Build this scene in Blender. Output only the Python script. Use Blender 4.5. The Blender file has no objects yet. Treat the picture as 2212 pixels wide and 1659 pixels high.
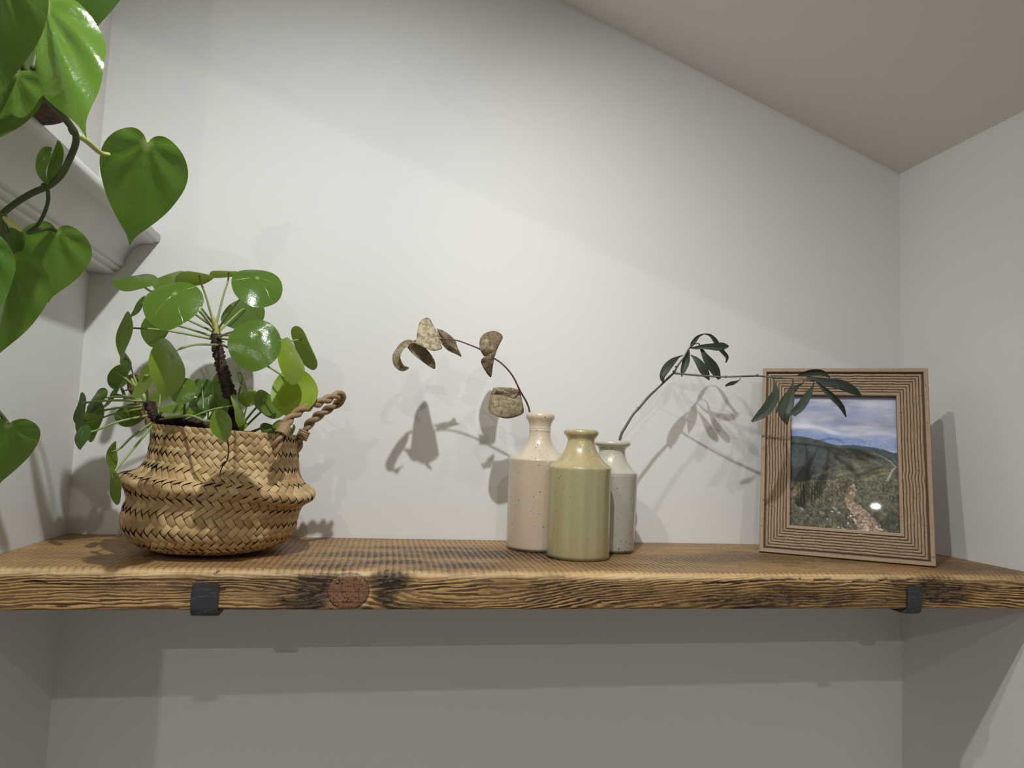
import bpy, math, random
import numpy as np
from math import pi, sin, cos, tan, radians
from mathutils import Vector, Matrix, Euler

S = bpy.context.scene
COL = S.collection
rng = np.random.default_rng(7)
random.seed(7)

# ------------------------------------------------------------------ camera
YAW, PITCH, ROLL = -0.18, 0.0821, -0.0396
CAM = np.array([0.335, -0.8945, 0.1193]); FPX = 1564.8
def _rot(a, b, c):
    ca, sa, cb, sb, cc, sc = cos(a), sin(a), cos(b), sin(b), cos(c), sin(c)
    Rz = np.array([[ca, -sa, 0], [sa, ca, 0], [0, 0, 1]])
    Rx = np.array([[1, 0, 0], [0, cb, -sb], [0, sb, cb]])
    Ry = np.array([[cc, 0, sc], [0, 1, 0], [-sc, 0, cc]])
    return Rz @ Rx @ Ry
RC = _rot(YAW, PITCH, ROLL)           # columns: right, forward, up
cam_d = bpy.data.cameras.new('camera'); cam = bpy.data.objects.new('camera', cam_d); COL.objects.link(cam)
cam_d.sensor_fit = 'HORIZONTAL'; cam_d.sensor_width = 36.0; cam_d.lens = 36.0 * FPX / 2212.0
cam_d.clip_start = 0.01; cam_d.clip_end = 50
M = Matrix.Identity(4)
for i in range(3):
    M[i][0] = RC[i][0]; M[i][1] = RC[i][2]; M[i][2] = -RC[i][1]; M[i][3] = CAM[i]
cam.matrix_world = M
S.camera = cam

def ray(px, py): return RC @ np.array([(px - 1106) / FPX, 1.0, -(py - 829.5) / FPX])
def at(px, py, y):
    v = ray(px, py); return CAM + v * ((y - CAM[1]) / v[1])

# ------------------------------------------------------------------ world, lamps, exposure
w = bpy.data.worlds.new('room_light'); S.world = w; w.use_nodes = True
w.node_tree.nodes['Background'].inputs[0].default_value = (1.0, 0.93, 0.83, 1)
w.node_tree.nodes['Background'].inputs[1].default_value = 0.15
S.view_settings.view_transform = 'Standard'; S.view_settings.look = 'None'
S.view_settings.gamma = 1.0; S.view_settings.use_curve_mapping = False
S.view_settings.exposure = 0.12

def spot(name, loc, target, power, angle, blend, radius, color):
    l = bpy.data.lights.new(name, 'SPOT'); l.energy = power; l.spot_size = radians(angle); l.spot_blend = blend
    l.shadow_soft_size = radius; l.color = color
    o = bpy.data.objects.new(name, l); COL.objects.link(o); o.location = loc
    o.rotation_euler = (Vector(target) - Vector(loc)).to_track_quat('-Z', 'Y').to_euler(); return o
def disk(name, loc, power, size, color):
    l = bpy.data.lights.new(name, 'AREA'); l.shape = 'DISK'; l.size = size; l.energy = power; l.color = color
    o = bpy.data.objects.new(name, l); COL.objects.link(o); o.location = loc; return o
spot('key_downlight', (0.345, -0.655, 0.765), (0.30, -0.15, -0.10), 20.0, 117, 1.0, 0.009, (0.965, 0.985, 1.0))
spot('second_downlight', (0.09, -0.63, 0.85), (0.95, -0.02, 0.15), 10.0, 58, 1.0, 0.013, (1.0, 0.96, 0.90))
disk('far_downlight', (-0.38, -2.74, 1.05), 14.0, 0.032, (1.0, 0.97, 0.91))
disk('room_downlight', (0.52, -2.12, 1.25), 7.5, 0.06, (1.0, 0.97, 0.91))

# ------------------------------------------------------------------ helpers: data
def tag(o, label=None, cat=None, group=None, kind=None):
    if label: o['label'] = label
    if cat: o['category'] = cat
    if group: o['group'] = group
    if kind: o['kind'] = kind
    return o
def empty(name, loc, label, cat, group=None):
    o = bpy.data.objects.new(name, None); COL.objects.link(o); o.location = loc; o.empty_display_size = 0.02
    return tag(o, label, cat, group)
def mesh_obj(name, verts, faces, mat, parent=None, smooth=True, attrs=None, cols=None):
    verts = np.asarray(verts, float)
    off = np.array(parent_world(parent))
    me = bpy.data.meshes.new(name)
    me.from_pydata((verts - off).tolist(), [], [tuple(int(i) for i in f) for f in faces]); 
    finish(me, smooth, attrs, cols)
    me.materials.append(mat)
    o = bpy.data.objects.new(name, me); COL.objects.link(o)
    if parent: o.parent = parent
    return o
def parent_world(p):
    v = Vector((0, 0, 0))
    while p is not None: v += Vector(p.location); p = p.parent
    return v
def finish(me, smooth, attrs, cols):
    if smooth: me.polygons.foreach_set('use_smooth', np.ones(len(me.polygons), bool))
    if attrs:
        for k, v in attrs.items():
            a = me.attributes.new(k, 'FLOAT', 'POINT'); a.data.foreach_set('value', np.asarray(v, np.float32).ravel())
    if cols is not None:
        a = me.color_attributes.new('Col', 'FLOAT_COLOR', 'POINT')
        c = np.ones((len(cols), 4), np.float32); c[:, :3] = cols; a.data.foreach_set('color', c.ravel())
    me.update()
def grid_mesh(name, V, mat, parent=None, smooth=True, attrs=None, cols=None, closeu=False, closev=False):
    """V: (nu, nv, 3) array -> quads; fast path"""
    V = np.asarray(V, float); nu, nv = V.shape[:2]
    off = np.array(parent_world(parent))
    iu = np.arange(nu if closeu else nu - 1); iv = np.arange(nv if closev else nv - 1)
    a, b = np.meshgrid(iu, iv, indexing='ij'); a2 = (a + 1) % nu; b2 = (b + 1) % nv
    F = np.stack([a * nv + b, a2 * nv + b, a2 * nv + b2, a * nv + b2], -1).reshape(-1, 4).astype(np.int32)
    me = bpy.data.meshes.new(name); P = (V - off).reshape(-1, 3).astype(np.float32)
    me.vertices.add(len(P)); me.vertices.foreach_set('co', P.ravel())
    me.loops.add(F.size); me.loops.foreach_set('vertex_index', F.ravel())
    me.polygons.add(len(F)); me.polygons.foreach_set('loop_start', np.arange(0, F.size, 4, dtype=np.int32))
    try: me.polygons.foreach_set('loop_total', np.full(len(F), 4, np.int32))
    except Exception: pass
    me.update(calc_edges=True); finish(me, smooth, attrs, cols)
    me.materials.append(mat)
    o = bpy.data.objects.new(name, me); COL.objects.link(o)
    if parent: o.parent = parent
    return o
def recalc(o):
    import bmesh as _b
    b = _b.new(); b.from_mesh(o.data); _b.ops.recalc_face_normals(b, faces=b.faces); b.to_mesh(o.data); b.free(); return o
def box(name, lo, hi, mat, parent=None, bevel=0.0, smooth=False):
    x0, y0, z0 = lo; x1, y1, z1 = hi
    v = [(x, y, z) for x in (x0, x1) for y in (y0, y1) for z in (z0, z1)]
    f = [(0, 1, 3, 2), (4, 6, 7, 5), (0, 4, 5, 1), (2, 3, 7, 6), (0, 2, 6, 4), (1, 5, 7, 3)]
    o = recalc(mesh_obj(name, v, f, mat, parent, smooth))
    if bevel:
        m = o.modifiers.new('bevel', 'BEVEL'); m.width = bevel; m.segments = 3
    return o
def unit(v): v = np.asarray(v, float); return v / (np.linalg.norm(v, axis=-1, keepdims=True) + 1e-12)
def resample(P, n):
    """Catmull-Rom through points (k, d) -> n samples"""
    P = np.asarray(P, float)
    if len(P) == 2: return P[0] + (P[1] - P[0]) * np.linspace(0, 1, n)[:, None]
    Q = np.vstack([2 * P[0] - P[1], P, 2 * P[-1] - P[-2]])
    seg = np.linalg.norm(np.diff(P, axis=0), axis=1) + 1e-9
    cum = np.concatenate([[0], np.cumsum(seg)]); out = []
    for s in np.linspace(0, cum[-1], n):
        i = min(int(np.searchsorted(cum, s, 'right')) - 1, len(P) - 2); t = (s - cum[i]) / seg[i]
        p0, p1, p2, p3 = Q[i], Q[i + 1], Q[i + 2], Q[i + 3]
        out.append(.5 * (2 * p1 + (p2 - p0) * t + (2 * p0 - 5 * p1 + 4 * p2 - p3) * t * t + (3 * p1 - p0 - 3 * p2 + p3) * t ** 3))
    return np.array(out)
def frames(P):
    T = unit(np.gradient(P, axis=0)); N = np.zeros_like(P)
    ref = np.array([0, -1, 0.1]) if abs(T[0][1]) < .9 else np.array([1, 0, 0])
    n = unit(ref - T[0] * (ref @ T[0])); N[0] = n
    for i in range(1, len(P)):
        n = unit(n - T[i] * (n @ T[i])); N[i] = n
    return T, N, np.cross(T, N)
def tube_V(P, R, nseg=8):
    P = np.asarray(P); T, N, B = frames(P); R = np.broadcast_to(R, (len(P),))
    a = np.linspace(0, 2 * pi, nseg, endpoint=False)
    return P[:, None] + R[:, None, None] * (np.cos(a)[None, :, None] * N[:, None] + np.sin(a)[None, :, None] * B[:, None])
def tube(name, P, R, mat, parent=None, nseg=8, attrs=None):
    V = tube_V(P, R, nseg)
    # taper closed ends
    V = np.concatenate([V[:1] * 0 + P[0], V, V[-1:] * 0 + P[-1]])
    if attrs: attrs = {k: np.full(V.shape[0] * V.shape[1], v) for k, v in attrs.items()}
    return grid_mesh(name, V, mat, parent, True, attrs, closev=True)
def joined(name, grids, mat, parent=None, smooth=True, kind=None):
    """several (V, closeu, closev, tone) grids in one mesh"""
    vs, fs, tn, o = [], [], [], 0
    for V, cu, cv, tone in grids:
        nu, nv = V.shape[:2]
        for i in range(nu if cu else nu - 1):
            for j in range(nv if cv else nv - 1):
                fs.append((o + i * nv + j, o + ((i + 1) % nu) * nv + j, o + ((i + 1) % nu) * nv + (j + 1) % nv, o + i * nv + (j + 1) % nv))
        vs.append(V.reshape(-1, 3)); tn.append(np.full(nu * nv, tone)); o += nu * nv
    ob = mesh_obj(name, np.vstack(vs), fs, mat, parent, smooth, {'tone': np.concatenate(tn)})
    if kind: ob['kind'] = kind
    return ob
def noise1(n, k, seed, amp=1.0):
    r = np.random.default_rng(seed); a = r.normal(size=k + 3); x = np.linspace(0, k, n); i = x.astype(int); t = x - i; t = t * t * (3 - 2 * t)
    return amp * (a[i] * (1 - t) + a[np.minimum(i + 1, k + 2)] * t)
def noise2(X, Y, seed):
    """value noise on arrays, period-free"""
    r = np.random.default_rng(seed); T = r.random((256, 256)); xi = np.floor(X).astype(int); yi = np.floor(Y).astype(int)
    fx = X - xi; fy = Y - yi; fx = fx * fx * (3 - 2 * fx); fy = fy * fy * (3 - 2 * fy)
    g = lambda a, b: T[a % 256, b % 256]
    return (g(xi, yi) * (1 - fx) + g(xi + 1, yi) * fx) * (1 - fy) + (g(xi, yi + 1) * (1 - fx) + g(xi + 1, yi + 1) * fx) * fy
def fbm(X, Y, seed, o=4):
    s = 0; a = .5
    for k in range(o): s = s + a * noise2(X * 2 ** k, Y * 2 ** k, seed + k); a *= .5
    return s / (1 - .5 ** o)
def lathe_V(prof, cx, cy, n=64, lean=(0, 0)):
    prof = np.array(prof); a = np.linspace(0, 2 * pi, n, endpoint=False)
    x = cx + lean[0] * prof[:, 1:2] + prof[:, :1] * np.cos(a); y = cy + lean[1] * prof[:, 1:2] + prof[:, :1] * np.sin(a)
    return np.stack([x, y, np.broadcast_to(prof[:, 1:2], x.shape)], -1)

# ------------------------------------------------------------------ helpers: materials
class NT:
    def __init__(s, name):
        s.m = bpy.data.materials.new(name); s.m.use_nodes = True; s.t = s.m.node_tree; s.t.nodes.clear()
        s.out = s.t.nodes.new('ShaderNodeOutputMaterial')
    def n(s, t, **kw):
        nd = s.t.nodes.new('ShaderNode' + t)
        for k, v in kw.items(): setattr(nd, k, v)
        return nd
    def l(s, a, b): s.t.links.new(a, b)
    def val(s, sock, v):
        if isinstance(v, bpy.types.NodeSocket): s.l(v, sock)
        elif v is not None: sock.default_value = v
    def attr(s, name): return s.n('Attribute', attribute_name=name).outputs
    def obj(s): return s.n('TexCoord').outputs['Object']
    def map(s, v, scale=(1, 1, 1), loc=(0, 0, 0), rot=(0, 0, 0)):
        m = s.n('Mapping'); s.l(v, m.inputs[0]); m.inputs[1].default_value = loc; m.inputs[2].default_value = rot; m.inputs[3].default_value = scale; return m.outputs[0]
    def noise(s, v, scale, detail=3, rough=.5, dist=0):
        m = s.n('TexNoise'); s.l(v, m.inputs['Vector']); m.inputs['Scale'].default_value = scale; m.inputs['Detail'].default_value = detail
        m.inputs['Roughness'].default_value = rough; m.inputs['Distortion'].default_value = dist; return m.outputs['Fac']
    def voro(s, v, scale, feat='F1'):
        m = s.n('TexVoronoi', feature=feat); s.l(v, m.inputs['Vector']); m.inputs['Scale'].default_value = scale; return m.outputs[0]
    def math(s, op, a, b=None, c=None, clamp=False):
        m = s.n('Math', operation=op, use_clamp=clamp); s.val(m.inputs[0], a); s.val(m.inputs[1], b)
        if c is not None: s.val(m.inputs[2], c)
        return m.outputs[0]
    def ramp(s, f, pts):
        m = s.n('ValToRGB'); s.l(f, m.inputs[0]); e = m.color_ramp.elements
        while len(e) < len(pts): e.new(0.5)
        for el, (p, c) in zip(e, pts):
            el.position = p; el.color = (c[0], c[1], c[2], 1) if not isinstance(c, (int, float)) else (c, c, c, 1)
        return m.outputs[0]
    def mix(s, f, a, b, mode='MIX'):
        m = s.n('Mix', data_type='RGBA', blend_type=mode); s.val(m.inputs[0], f)
        for i, v in ((6, a), (7, b)):
            s.val(m.inputs[i], v if isinstance(v, bpy.types.NodeSocket) else (v[0], v[1], v[2], 1))
        return m.outputs[2]
    def bump(s, h, strength=.3, dist=.001, normal=None):
        m = s.n('Bump'); s.l(h, m.inputs['Height']); m.inputs['Strength'].default_value = strength; m.inputs['Distance'].default_value = dist
        if normal: s.l(normal, m.inputs['Normal'])
        return m.outputs[0]
    def bsdf(s, color, rough=.6, normal=None, metal=0, coat=0, spec=.5, coat_rough=.1):
        b = s.n('BsdfPrincipled'); s.val(b.inputs['Base Color'], color if isinstance(color, bpy.types.NodeSocket) else (*color, 1)); s.val(b.inputs['Roughness'], rough)
        b.inputs['Metallic'].default_value = metal; b.inputs['Coat Weight'].default_value = coat; b.inputs['Coat Roughness'].default_value = coat_rough
        b.inputs['Specular IOR Level'].default_value = spec
        if normal: s.l(normal, b.inputs['Normal'])
        return b.outputs[0]
    def end(s, sh): s.l(sh, s.out.inputs[0]); return s.m

def paint_mat(name, col, rough=.75, bump=.25):
    t = NT(name); o = t.obj(); n1 = t.noise(o, 2.2, 2); n2 = t.noise(o, 420, 2, .6)
    c = t.mix(n1, [x * .96 for x in col], col)
    return t.end(t.bsdf(c, rough, t.bump(n2, bump, .0006), spec=.25))
WALL = paint_mat('matt_wall_paint', (0.755, 0.75, 0.725)); CEIL = paint_mat('ceiling_paint', (0.78, 0.75, 0.72))
TRIM = paint_mat('satin_mantel_paint', (0.70, 0.69, 0.665), .4, .04)

def leaf_mat(name, top, lit, under, trans, rough=.32, veins=True, transcol=None):
    """u,v = in-leaf coordinates from the attach point; r = distance from it"""
    t = NT(name); U = t.attr('lu')['Fac']; V = t.attr('lv')['Fac']; tone = t.attr('tone')['Fac']
    o = t.obj()
    mott = t.noise(o, 160, 4, .6); big = t.noise(o, 28, 2)
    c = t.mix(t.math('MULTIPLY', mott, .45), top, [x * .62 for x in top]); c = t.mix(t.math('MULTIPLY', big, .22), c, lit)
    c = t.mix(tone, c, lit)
    r = t.math('SQRT', t.math('ADD', t.math('MULTIPLY', U, U), t.math('MULTIPLY', V, V)))
    ang = t.math('ARCTAN2', V, U)
    # veins radiating from the attach point
    wob = t.math('MULTIPLY', t.math('SUBTRACT', big, .5), 1.4)
    ve = t.math('ABSOLUTE', t.math('SINE', t.math('ADD', t.math('MULTIPLY', ang, 3.5), wob)))
    vein = t.math('SUBTRACT', 1.0, t.math('DIVIDE', t.math('MULTIPLY', ve, t.math('ADD', r, .08)), .05), clamp=True)
    vein = t.math('MULTIPLY', vein, .13 if veins else .08)
    c = t.mix(vein, c, [min(1, x * 1.5 + .05) for x in lit])
    dot = t.math('SUBTRACT', 1.0, t.math('DIVIDE', r, .11), clamp=True)
    c = t.mix(t.math('MULTIPLY', dot, .8), c, (0.52, 0.60, 0.22))
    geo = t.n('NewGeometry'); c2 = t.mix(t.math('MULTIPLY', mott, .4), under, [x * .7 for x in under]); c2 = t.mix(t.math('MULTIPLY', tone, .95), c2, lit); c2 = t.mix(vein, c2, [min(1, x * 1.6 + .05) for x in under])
    cc = t.mix(geo.outputs['Backfacing'], c, c2)
    hgt = t.math('ADD', t.math('MULTIPLY', mott, .5), t.math('MULTIPLY', vein, -1.2))
    nb = t.bump(hgt, .55, .0014)
    ro = t.math('ADD', rough, t.math('MULTIPLY', geo.outputs['Backfacing'], .25))
    b = t.bsdf(cc, ro, nb, spec=.45)
    tr = t.n('BsdfTranslucent'); t.l(t.mix(.5, cc, transcol or [min(1, x * 1.7) for x in lit]), tr.inputs[0]); t.l(nb, tr.inputs[1])
    m = t.n('MixShader'); m.inputs[0].default_value = trans; t.l(b, m.inputs[1]); t.l(tr.outputs[0], m.inputs[2])
    return t.end(m.outputs[0])
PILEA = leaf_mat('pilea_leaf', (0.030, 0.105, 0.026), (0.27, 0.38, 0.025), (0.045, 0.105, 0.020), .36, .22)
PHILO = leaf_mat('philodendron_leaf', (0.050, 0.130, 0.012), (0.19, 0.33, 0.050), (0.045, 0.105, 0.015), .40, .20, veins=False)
def stalk_mat(name, a, b):
    t = NT(name); o = t.obj(); return t.end(t.bsdf(t.mix(t.noise(o, 60, 2), a, b), .45, spec=.4))
PETIOLE = stalk_mat('pilea_petiole', (0.30, 0.40, 0.14), (0.22, 0.30, 0.09))
VINE = stalk_mat('philodendron_vine', (0.06, 0.085, 0.025), (0.11, 0.15, 0.05))
PALEST = stalk_mat('pale_petiole', (0.62, 0.60, 0.22), (0.50, 0.52, 0.18))
def bark_mat(name, a, b, sc=300, bump=.8):
    t = NT(name); o = t.obj(); n = t.noise(o, sc, 4, .7); return t.end(t.bsdf(t.ramp(n, [(.35, a), (.62, b)]), .8, t.bump(n, bump, .001), spec=.25))
TRUNK = bark_mat('pilea_stem_bark', (0.015, 0.010, 0.009), (0.10, 0.06, 0.045), 420)
POTM = bark_mat('weathered_pot', (0.05, 0.028, 0.022), (0.17, 0.10, 0.08), 60)
SOIL = bark_mat('potting_soil', (0.01, 0.008, 0.006), (0.05, 0.035, 0.025), 300)

def straw_mat(name, a, b, dark, stripes=900):
    t = NT(name); o = t.obj(); tone = t.attr('tone')['Fac']; U = t.attr('lu')['Fac']; V = t.attr('lv')['Fac']
    fib = t.noise(t.map(t.n('CombineXYZ').outputs[0], (1, 1, 1)), 1) if False else None
    cx = t.n('CombineXYZ'); t.l(t.math('MULTIPLY', U, 5), cx.inputs[0]); t.l(t.math('MULTIPLY', V, 60), cx.inputs[1]); t.l(t.math('MULTIPLY', tone, 40), cx.inputs[2])
    fib = t.noise(cx.outputs[0], .35, 3, .6)
    c = t.mix(tone, a, b); c = t.mix(t.ramp(fib, [(.38, 0.0), (.75, .5)]), c, dark)
    c = t.mix(t.ramp(t.noise(o, 45, 3), [(.5, 0.0), (.75, .35)]), c, (0.36, 0.20, 0.09))
    return t.end(t.bsdf(c, .5, t.bump(fib, .5, .0006), spec=.4))
STRAW = straw_mat('seagrass_strip', (0.40, 0.255, 0.105), (0.68, 0.50, 0.245), (0.22, 0.125, 0.05))
ROPE = straw_mat('twisted_handle_straw', (0.26, 0.165, 0.085), (0.42, 0.28, 0.15), (0.07, 0.04, 0.022))
CORE = NT('basket_core'); CORE = CORE.end(CORE.bsdf((0.06, 0.035, 0.018), .9))

def glaze_mat(name, lo, hi, zs, speck=.5, stripe=0.0, foot=(0.10, 0.07, 0.045), mott=(0.5, 0.4, 0.25)):
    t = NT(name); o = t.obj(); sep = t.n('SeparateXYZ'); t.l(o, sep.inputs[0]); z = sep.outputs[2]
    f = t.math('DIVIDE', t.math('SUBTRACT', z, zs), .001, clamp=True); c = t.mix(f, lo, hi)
    c = t.mix(t.math('MULTIPLY', t.noise(o, 38, 4, .6), .35), c, mott)
    c = t.mix(t.ramp(t.noise(o, 900, 2, .7), [(.45, 0.0), (.7, .35)]), c, [x * .6 for x in lo])
    if stripe:
        st = t.noise(t.map(o, (60, 60, 2)), 1.6, 2); c = t.mix(t.math('MULTIPLY', t.ramp(st, [(.4, 0.0), (.62, 1.0)]), stripe), c, [x * .62 for x in lo])
    ring = t.math('DIVIDE', t.math('SUBTRACT', .004, z), .002, clamp=True); c = t.mix(ring, c, foot)
    sp = t.voro(o, 160); cl = t.ramp(t.noise(o, 30, 2), [(.48, 0.0), (.6, 1.0)])
    s1 = t.math('MULTIPLY', t.math('LESS_THAN', sp, .13), t.math('ADD', .35, cl, clamp=True)); c = t.mix(t.math('MULTIPLY', s1, speck), c, (0.05, 0.035, 0.02))
    nb = t.bump(t.math('ADD', t.noise(o, 55, 2), t.math('MULTIPLY', s1, -.3)), .12, .002)
    return t.end(t.bsdf(c, .30, nb, coat=.7, coat_rough=.07, spec=.5))

def iron_mat():
    t = NT('black_iron'); o = t.obj(); n = t.noise(o, 90, 4, .65); s = t.ramp(t.noise(t.map(o, (1, 1, 3)), 60, 4, .7), [(.55, 0.0), (.7, .6)])
    c = t.mix(s, (0.040, 0.045, 0.052), (0.20, 0.21, 0.22)); return t.end(t.bsdf(c, t.math('ADD', .38, t.math('MULTIPLY', n, .3)), t.bump(n, .3, .0008), metal=.35))
IRON = iron_mat()

# ------------------------------------------------------------------ the setting
W = 1.05; SL = -0.3592
def cz(x): return 0.7088 + SL * (x - 0.5422)
YF = -0.78
def struct(name, V, F, mat): 
    o = mesh_obj(name, V, F, mat, None, False); o['kind'] = 'structure'; return o
def slab(name, lo, hi, mat):
    o = box(name, lo, hi, mat); o['kind'] = 'structure'; return o
slab('wall_back', (-0.06, 0.0, -1.1), (W + 0.06, 0.05, 1.3), WALL)
slab('wall_left', (-0.06, -0.62, -1.1), (0.0, 0.0, 1.3), WALL)
slab('wall_right', (W, -1.6, -1.1), (W + 0.06, 0.0, 1.3), WALL)
struct('ceiling', [(-.06, YF, cz(-.06)), (W + .02, YF, cz(W + .02)), (W + .02, .02, cz(W + .02)), (-.06, .02, cz(-.06)),
                   (-.06, YF, 1.25), (W + .02, YF, 1.25), (W + .02, .02, 1.25), (-.06, .02, 1.25)],
       [(0, 1, 2, 3), (4, 7, 6, 5), (0, 4, 5, 1), (2, 6, 7, 3), (1, 5, 6, 2), (0, 3, 7, 4)], CEIL)
slab('floor', (-2.5, -3.6, -1.15), (W + 0.06, 0.05, -1.1), paint_mat('floor_finish', (0.42, 0.40, 0.37)))

# mantel end with moulding along the chimney breast side
prof = [(0.0, .2952), (.0225, .2952), (.0255, .2955), (.0275, .2972), (.0272, .2990), (.0262, .3000), (.0290, .3002), (.0318, .3012), (.0328, .3032),
        (.0318, .3052), (.0350, .3056), (.0362, .3068), (.0363, .3090), (.0368, .3125), (.0382, .3170), (.0405, .3220), (.0440, .3268), (.0490, .3308), (.0545, .3332),
        (.0610, .3344), (.0665, .3350), (.0668, .3366), (.0700, .3372), (.0722, .3385), (.0728, .3420), (.0728, .3440), (.0722, .3466), (.0700, .3474), (0.0, .3474)]
prof = np.array(prof); ys = np.array([0.0, -0.15, -0.30, -0.45, -0.62])
V = np.stack([np.broadcast_to(prof[:, 0], (5, len(prof))), np.broadcast_to(ys[:, None], (5, len(prof))), np.broadcast_to(prof[:, 1], (5, len(prof)))], -1)
mant = grid_mesh('mantel_shelf', V, TRIM, None, False); tag(mant, 'white moulded mantelpiece shelf end fixed to the left wall under the trailing plant', 'mantel')
em = mant.data; 
# caps
import bmesh
bm = bmesh.new(); bm.from_mesh(em); n = len(prof); bm.verts.ensure_lookup_table()
bm.faces.new([bm.verts[i] for i in range(n)]); bm.faces.new([bm.verts[4 * n + i] for i in reversed(range(n))])
bm.normal_update(); bmesh.ops.recalc_face_normals(bm, faces=bm.faces); bm.to_mesh(em); bm.free()

# ------------------------------------------------------------------ scaffold board shelf
SD, ST = 0.2145, 0.0356
def wood_mat():
    t = NT('burnt_oiled_scaffold_board'); g = t.attr('grain')['Fac']; sw = t.attr('saw')['Fac']; ch = t.attr('char')['Fac']; fr = t.attr('front')['Fac']; kn = t.attr('knot')['Fac']; o = t.obj()
    fine = t.noise(t.map(o, (26, 160, 420)), 1.0, 5, .68)
    med = t.noise(t.map(o, (9, 60, 60)), 1.0, 4, .6); brk = t.noise(t.map(o, (70, 250, 250)), 1.0, 3, .6)
    ph = t.math('ADD', g, t.math('MULTIPLY', t.math('SUBTRACT', fine, .5), 1.3)); ph = t.math('ADD', ph, t.math('MULTIPLY', t.math('SUBTRACT', brk, .5), .55))
    line = t.math('ADD', t.math('MULTIPLY', t.math('SINE', t.math('MULTIPLY', ph, 6.2832)), .5), .5)
    ln = t.ramp(line, [(.0, 1.0), (.40, .85), (.66, .0), (1.0, 0.0)])
    gl = t.math('ADD', .30, t.math('MULTIPLY', fr, .74)); dk = t.math('MULTIPLY', t.math('MULTIPLY', ln, gl), t.ramp(med, [(.3, .45), (.60, 1.0)]))
    base = t.mix(med, (0.44, 0.255, 0.092), (0.65, 0.42, 0.17)); base = t.mix(t.ramp(fine, [(.4, 0.0), (.7, .6)]), base, (0.30, 0.155, 0.06))
    c = t.mix(t.attr('worn')['Fac'], base, (0.74, 0.55, 0.29))
    dkw = t.math('MULTIPLY', dk, t.math('SUBTRACT', 1.0, t.math('MULTIPLY', t.attr('worn')['Fac'], .75)))
    c = t.mix(dkw, c, (0.060, 0.030, 0.014))
    # saw marks on the top
    sph = t.math('ADD', sw, t.math('MULTIPLY', t.math('SUBTRACT', brk, .5), .75)); sl = t.ramp(t.math('FRACT', sph), [(0.0, .95), (.10, .55), (.28, .12), (.70, .0), (.92, .35), (1.0, .95)])
    sl = t.math('MULTIPLY', sl, t.math('SUBTRACT', 1.0, t.attr('worn')['Fac'])); sl = t.math('MULTIPLY', sl, t.ramp(med, [(.25, .35), (.6, 1.0)]))
    c = t.mix(t.math('MULTIPLY', t.math('MULTIPLY', sl, t.math('SUBTRACT', 1.0, fr)), .85), c, (0.070, 0.038, 0.020))
    c = t.mix(t.math('MULTIPLY', t.math('SUBTRACT', 1.0, fr), t.math('MULTIPLY', t.math('SUBTRACT', 1.0, t.attr('worn')['Fac']), t.ramp(t.noise(t.map(o, (5, 14, 14)), 1.0, 4, .6), [(.35, .0), (.65, .45)]))), c, (0.16, 0.095, 0.055))
    spc = t.ramp(t.noise(t.map(o, (110, 260, 330)), 1.0, 3, .7), [(.5, 0.0), (.6, 1.0)])
    chn = t.math('MULTIPLY', ch, t.math('ADD', .78, t.math('MULTIPLY', spc, .4)), clamp=True)
    stp = t.math('ADD', .25, t.math('MULTIPLY', t.ramp(t.math('FRACT', sph), [(.0, 1.0), (.35, .9), (.62, .15), (1.0, 1.0)]), .95)); chn = t.math('MULTIPLY', chn, t.math('ADD', fr, t.math('MULTIPLY', t.math('SUBTRACT', 1.0, fr), stp)), clamp=True)
    c = t.mix(chn, c, (0.026, 0.016, 0.012))
    # knot
    kr = t.attr('knotr')['Fac']; rings = t.math('ADD', t.math('MULTIPLY', t.math('SINE', t.math('MULTIPLY', t.math('ADD', kr, t.math('MULTIPLY', fine, .12)), 60)), .5), .5)
    kc = t.mix(t.math('MULTIPLY', rings, .35), (0.24, 0.115, 0.060), (0.12, 0.055, 0.030)); kc = t.mix(t.ramp(t.noise(t.map(o, (650, 650, 480)), 1.0, 3, .7), [(.565, 0.0), (.62, .9)]), kc, (0.02, 0.012, 0.008))
    c = t.mix(kn, c, kc)
    h = t.math('ADD', t.math('MULTIPLY', dkw, -.8), t.math('MULTIPLY', t.math('MULTIPLY', sl, t.math('SUBTRACT', 1.0, fr)), -.5)); h = t.math('ADD', h, t.math('MULTIPLY', fine, .35))
    return t.end(t.bsdf(c, t.math('ADD', .42, t.math('MULTIPLY', dk, .25)), t.bump(h, .7, .0010), spec=.35))
WOOD = wood_mat()
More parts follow.
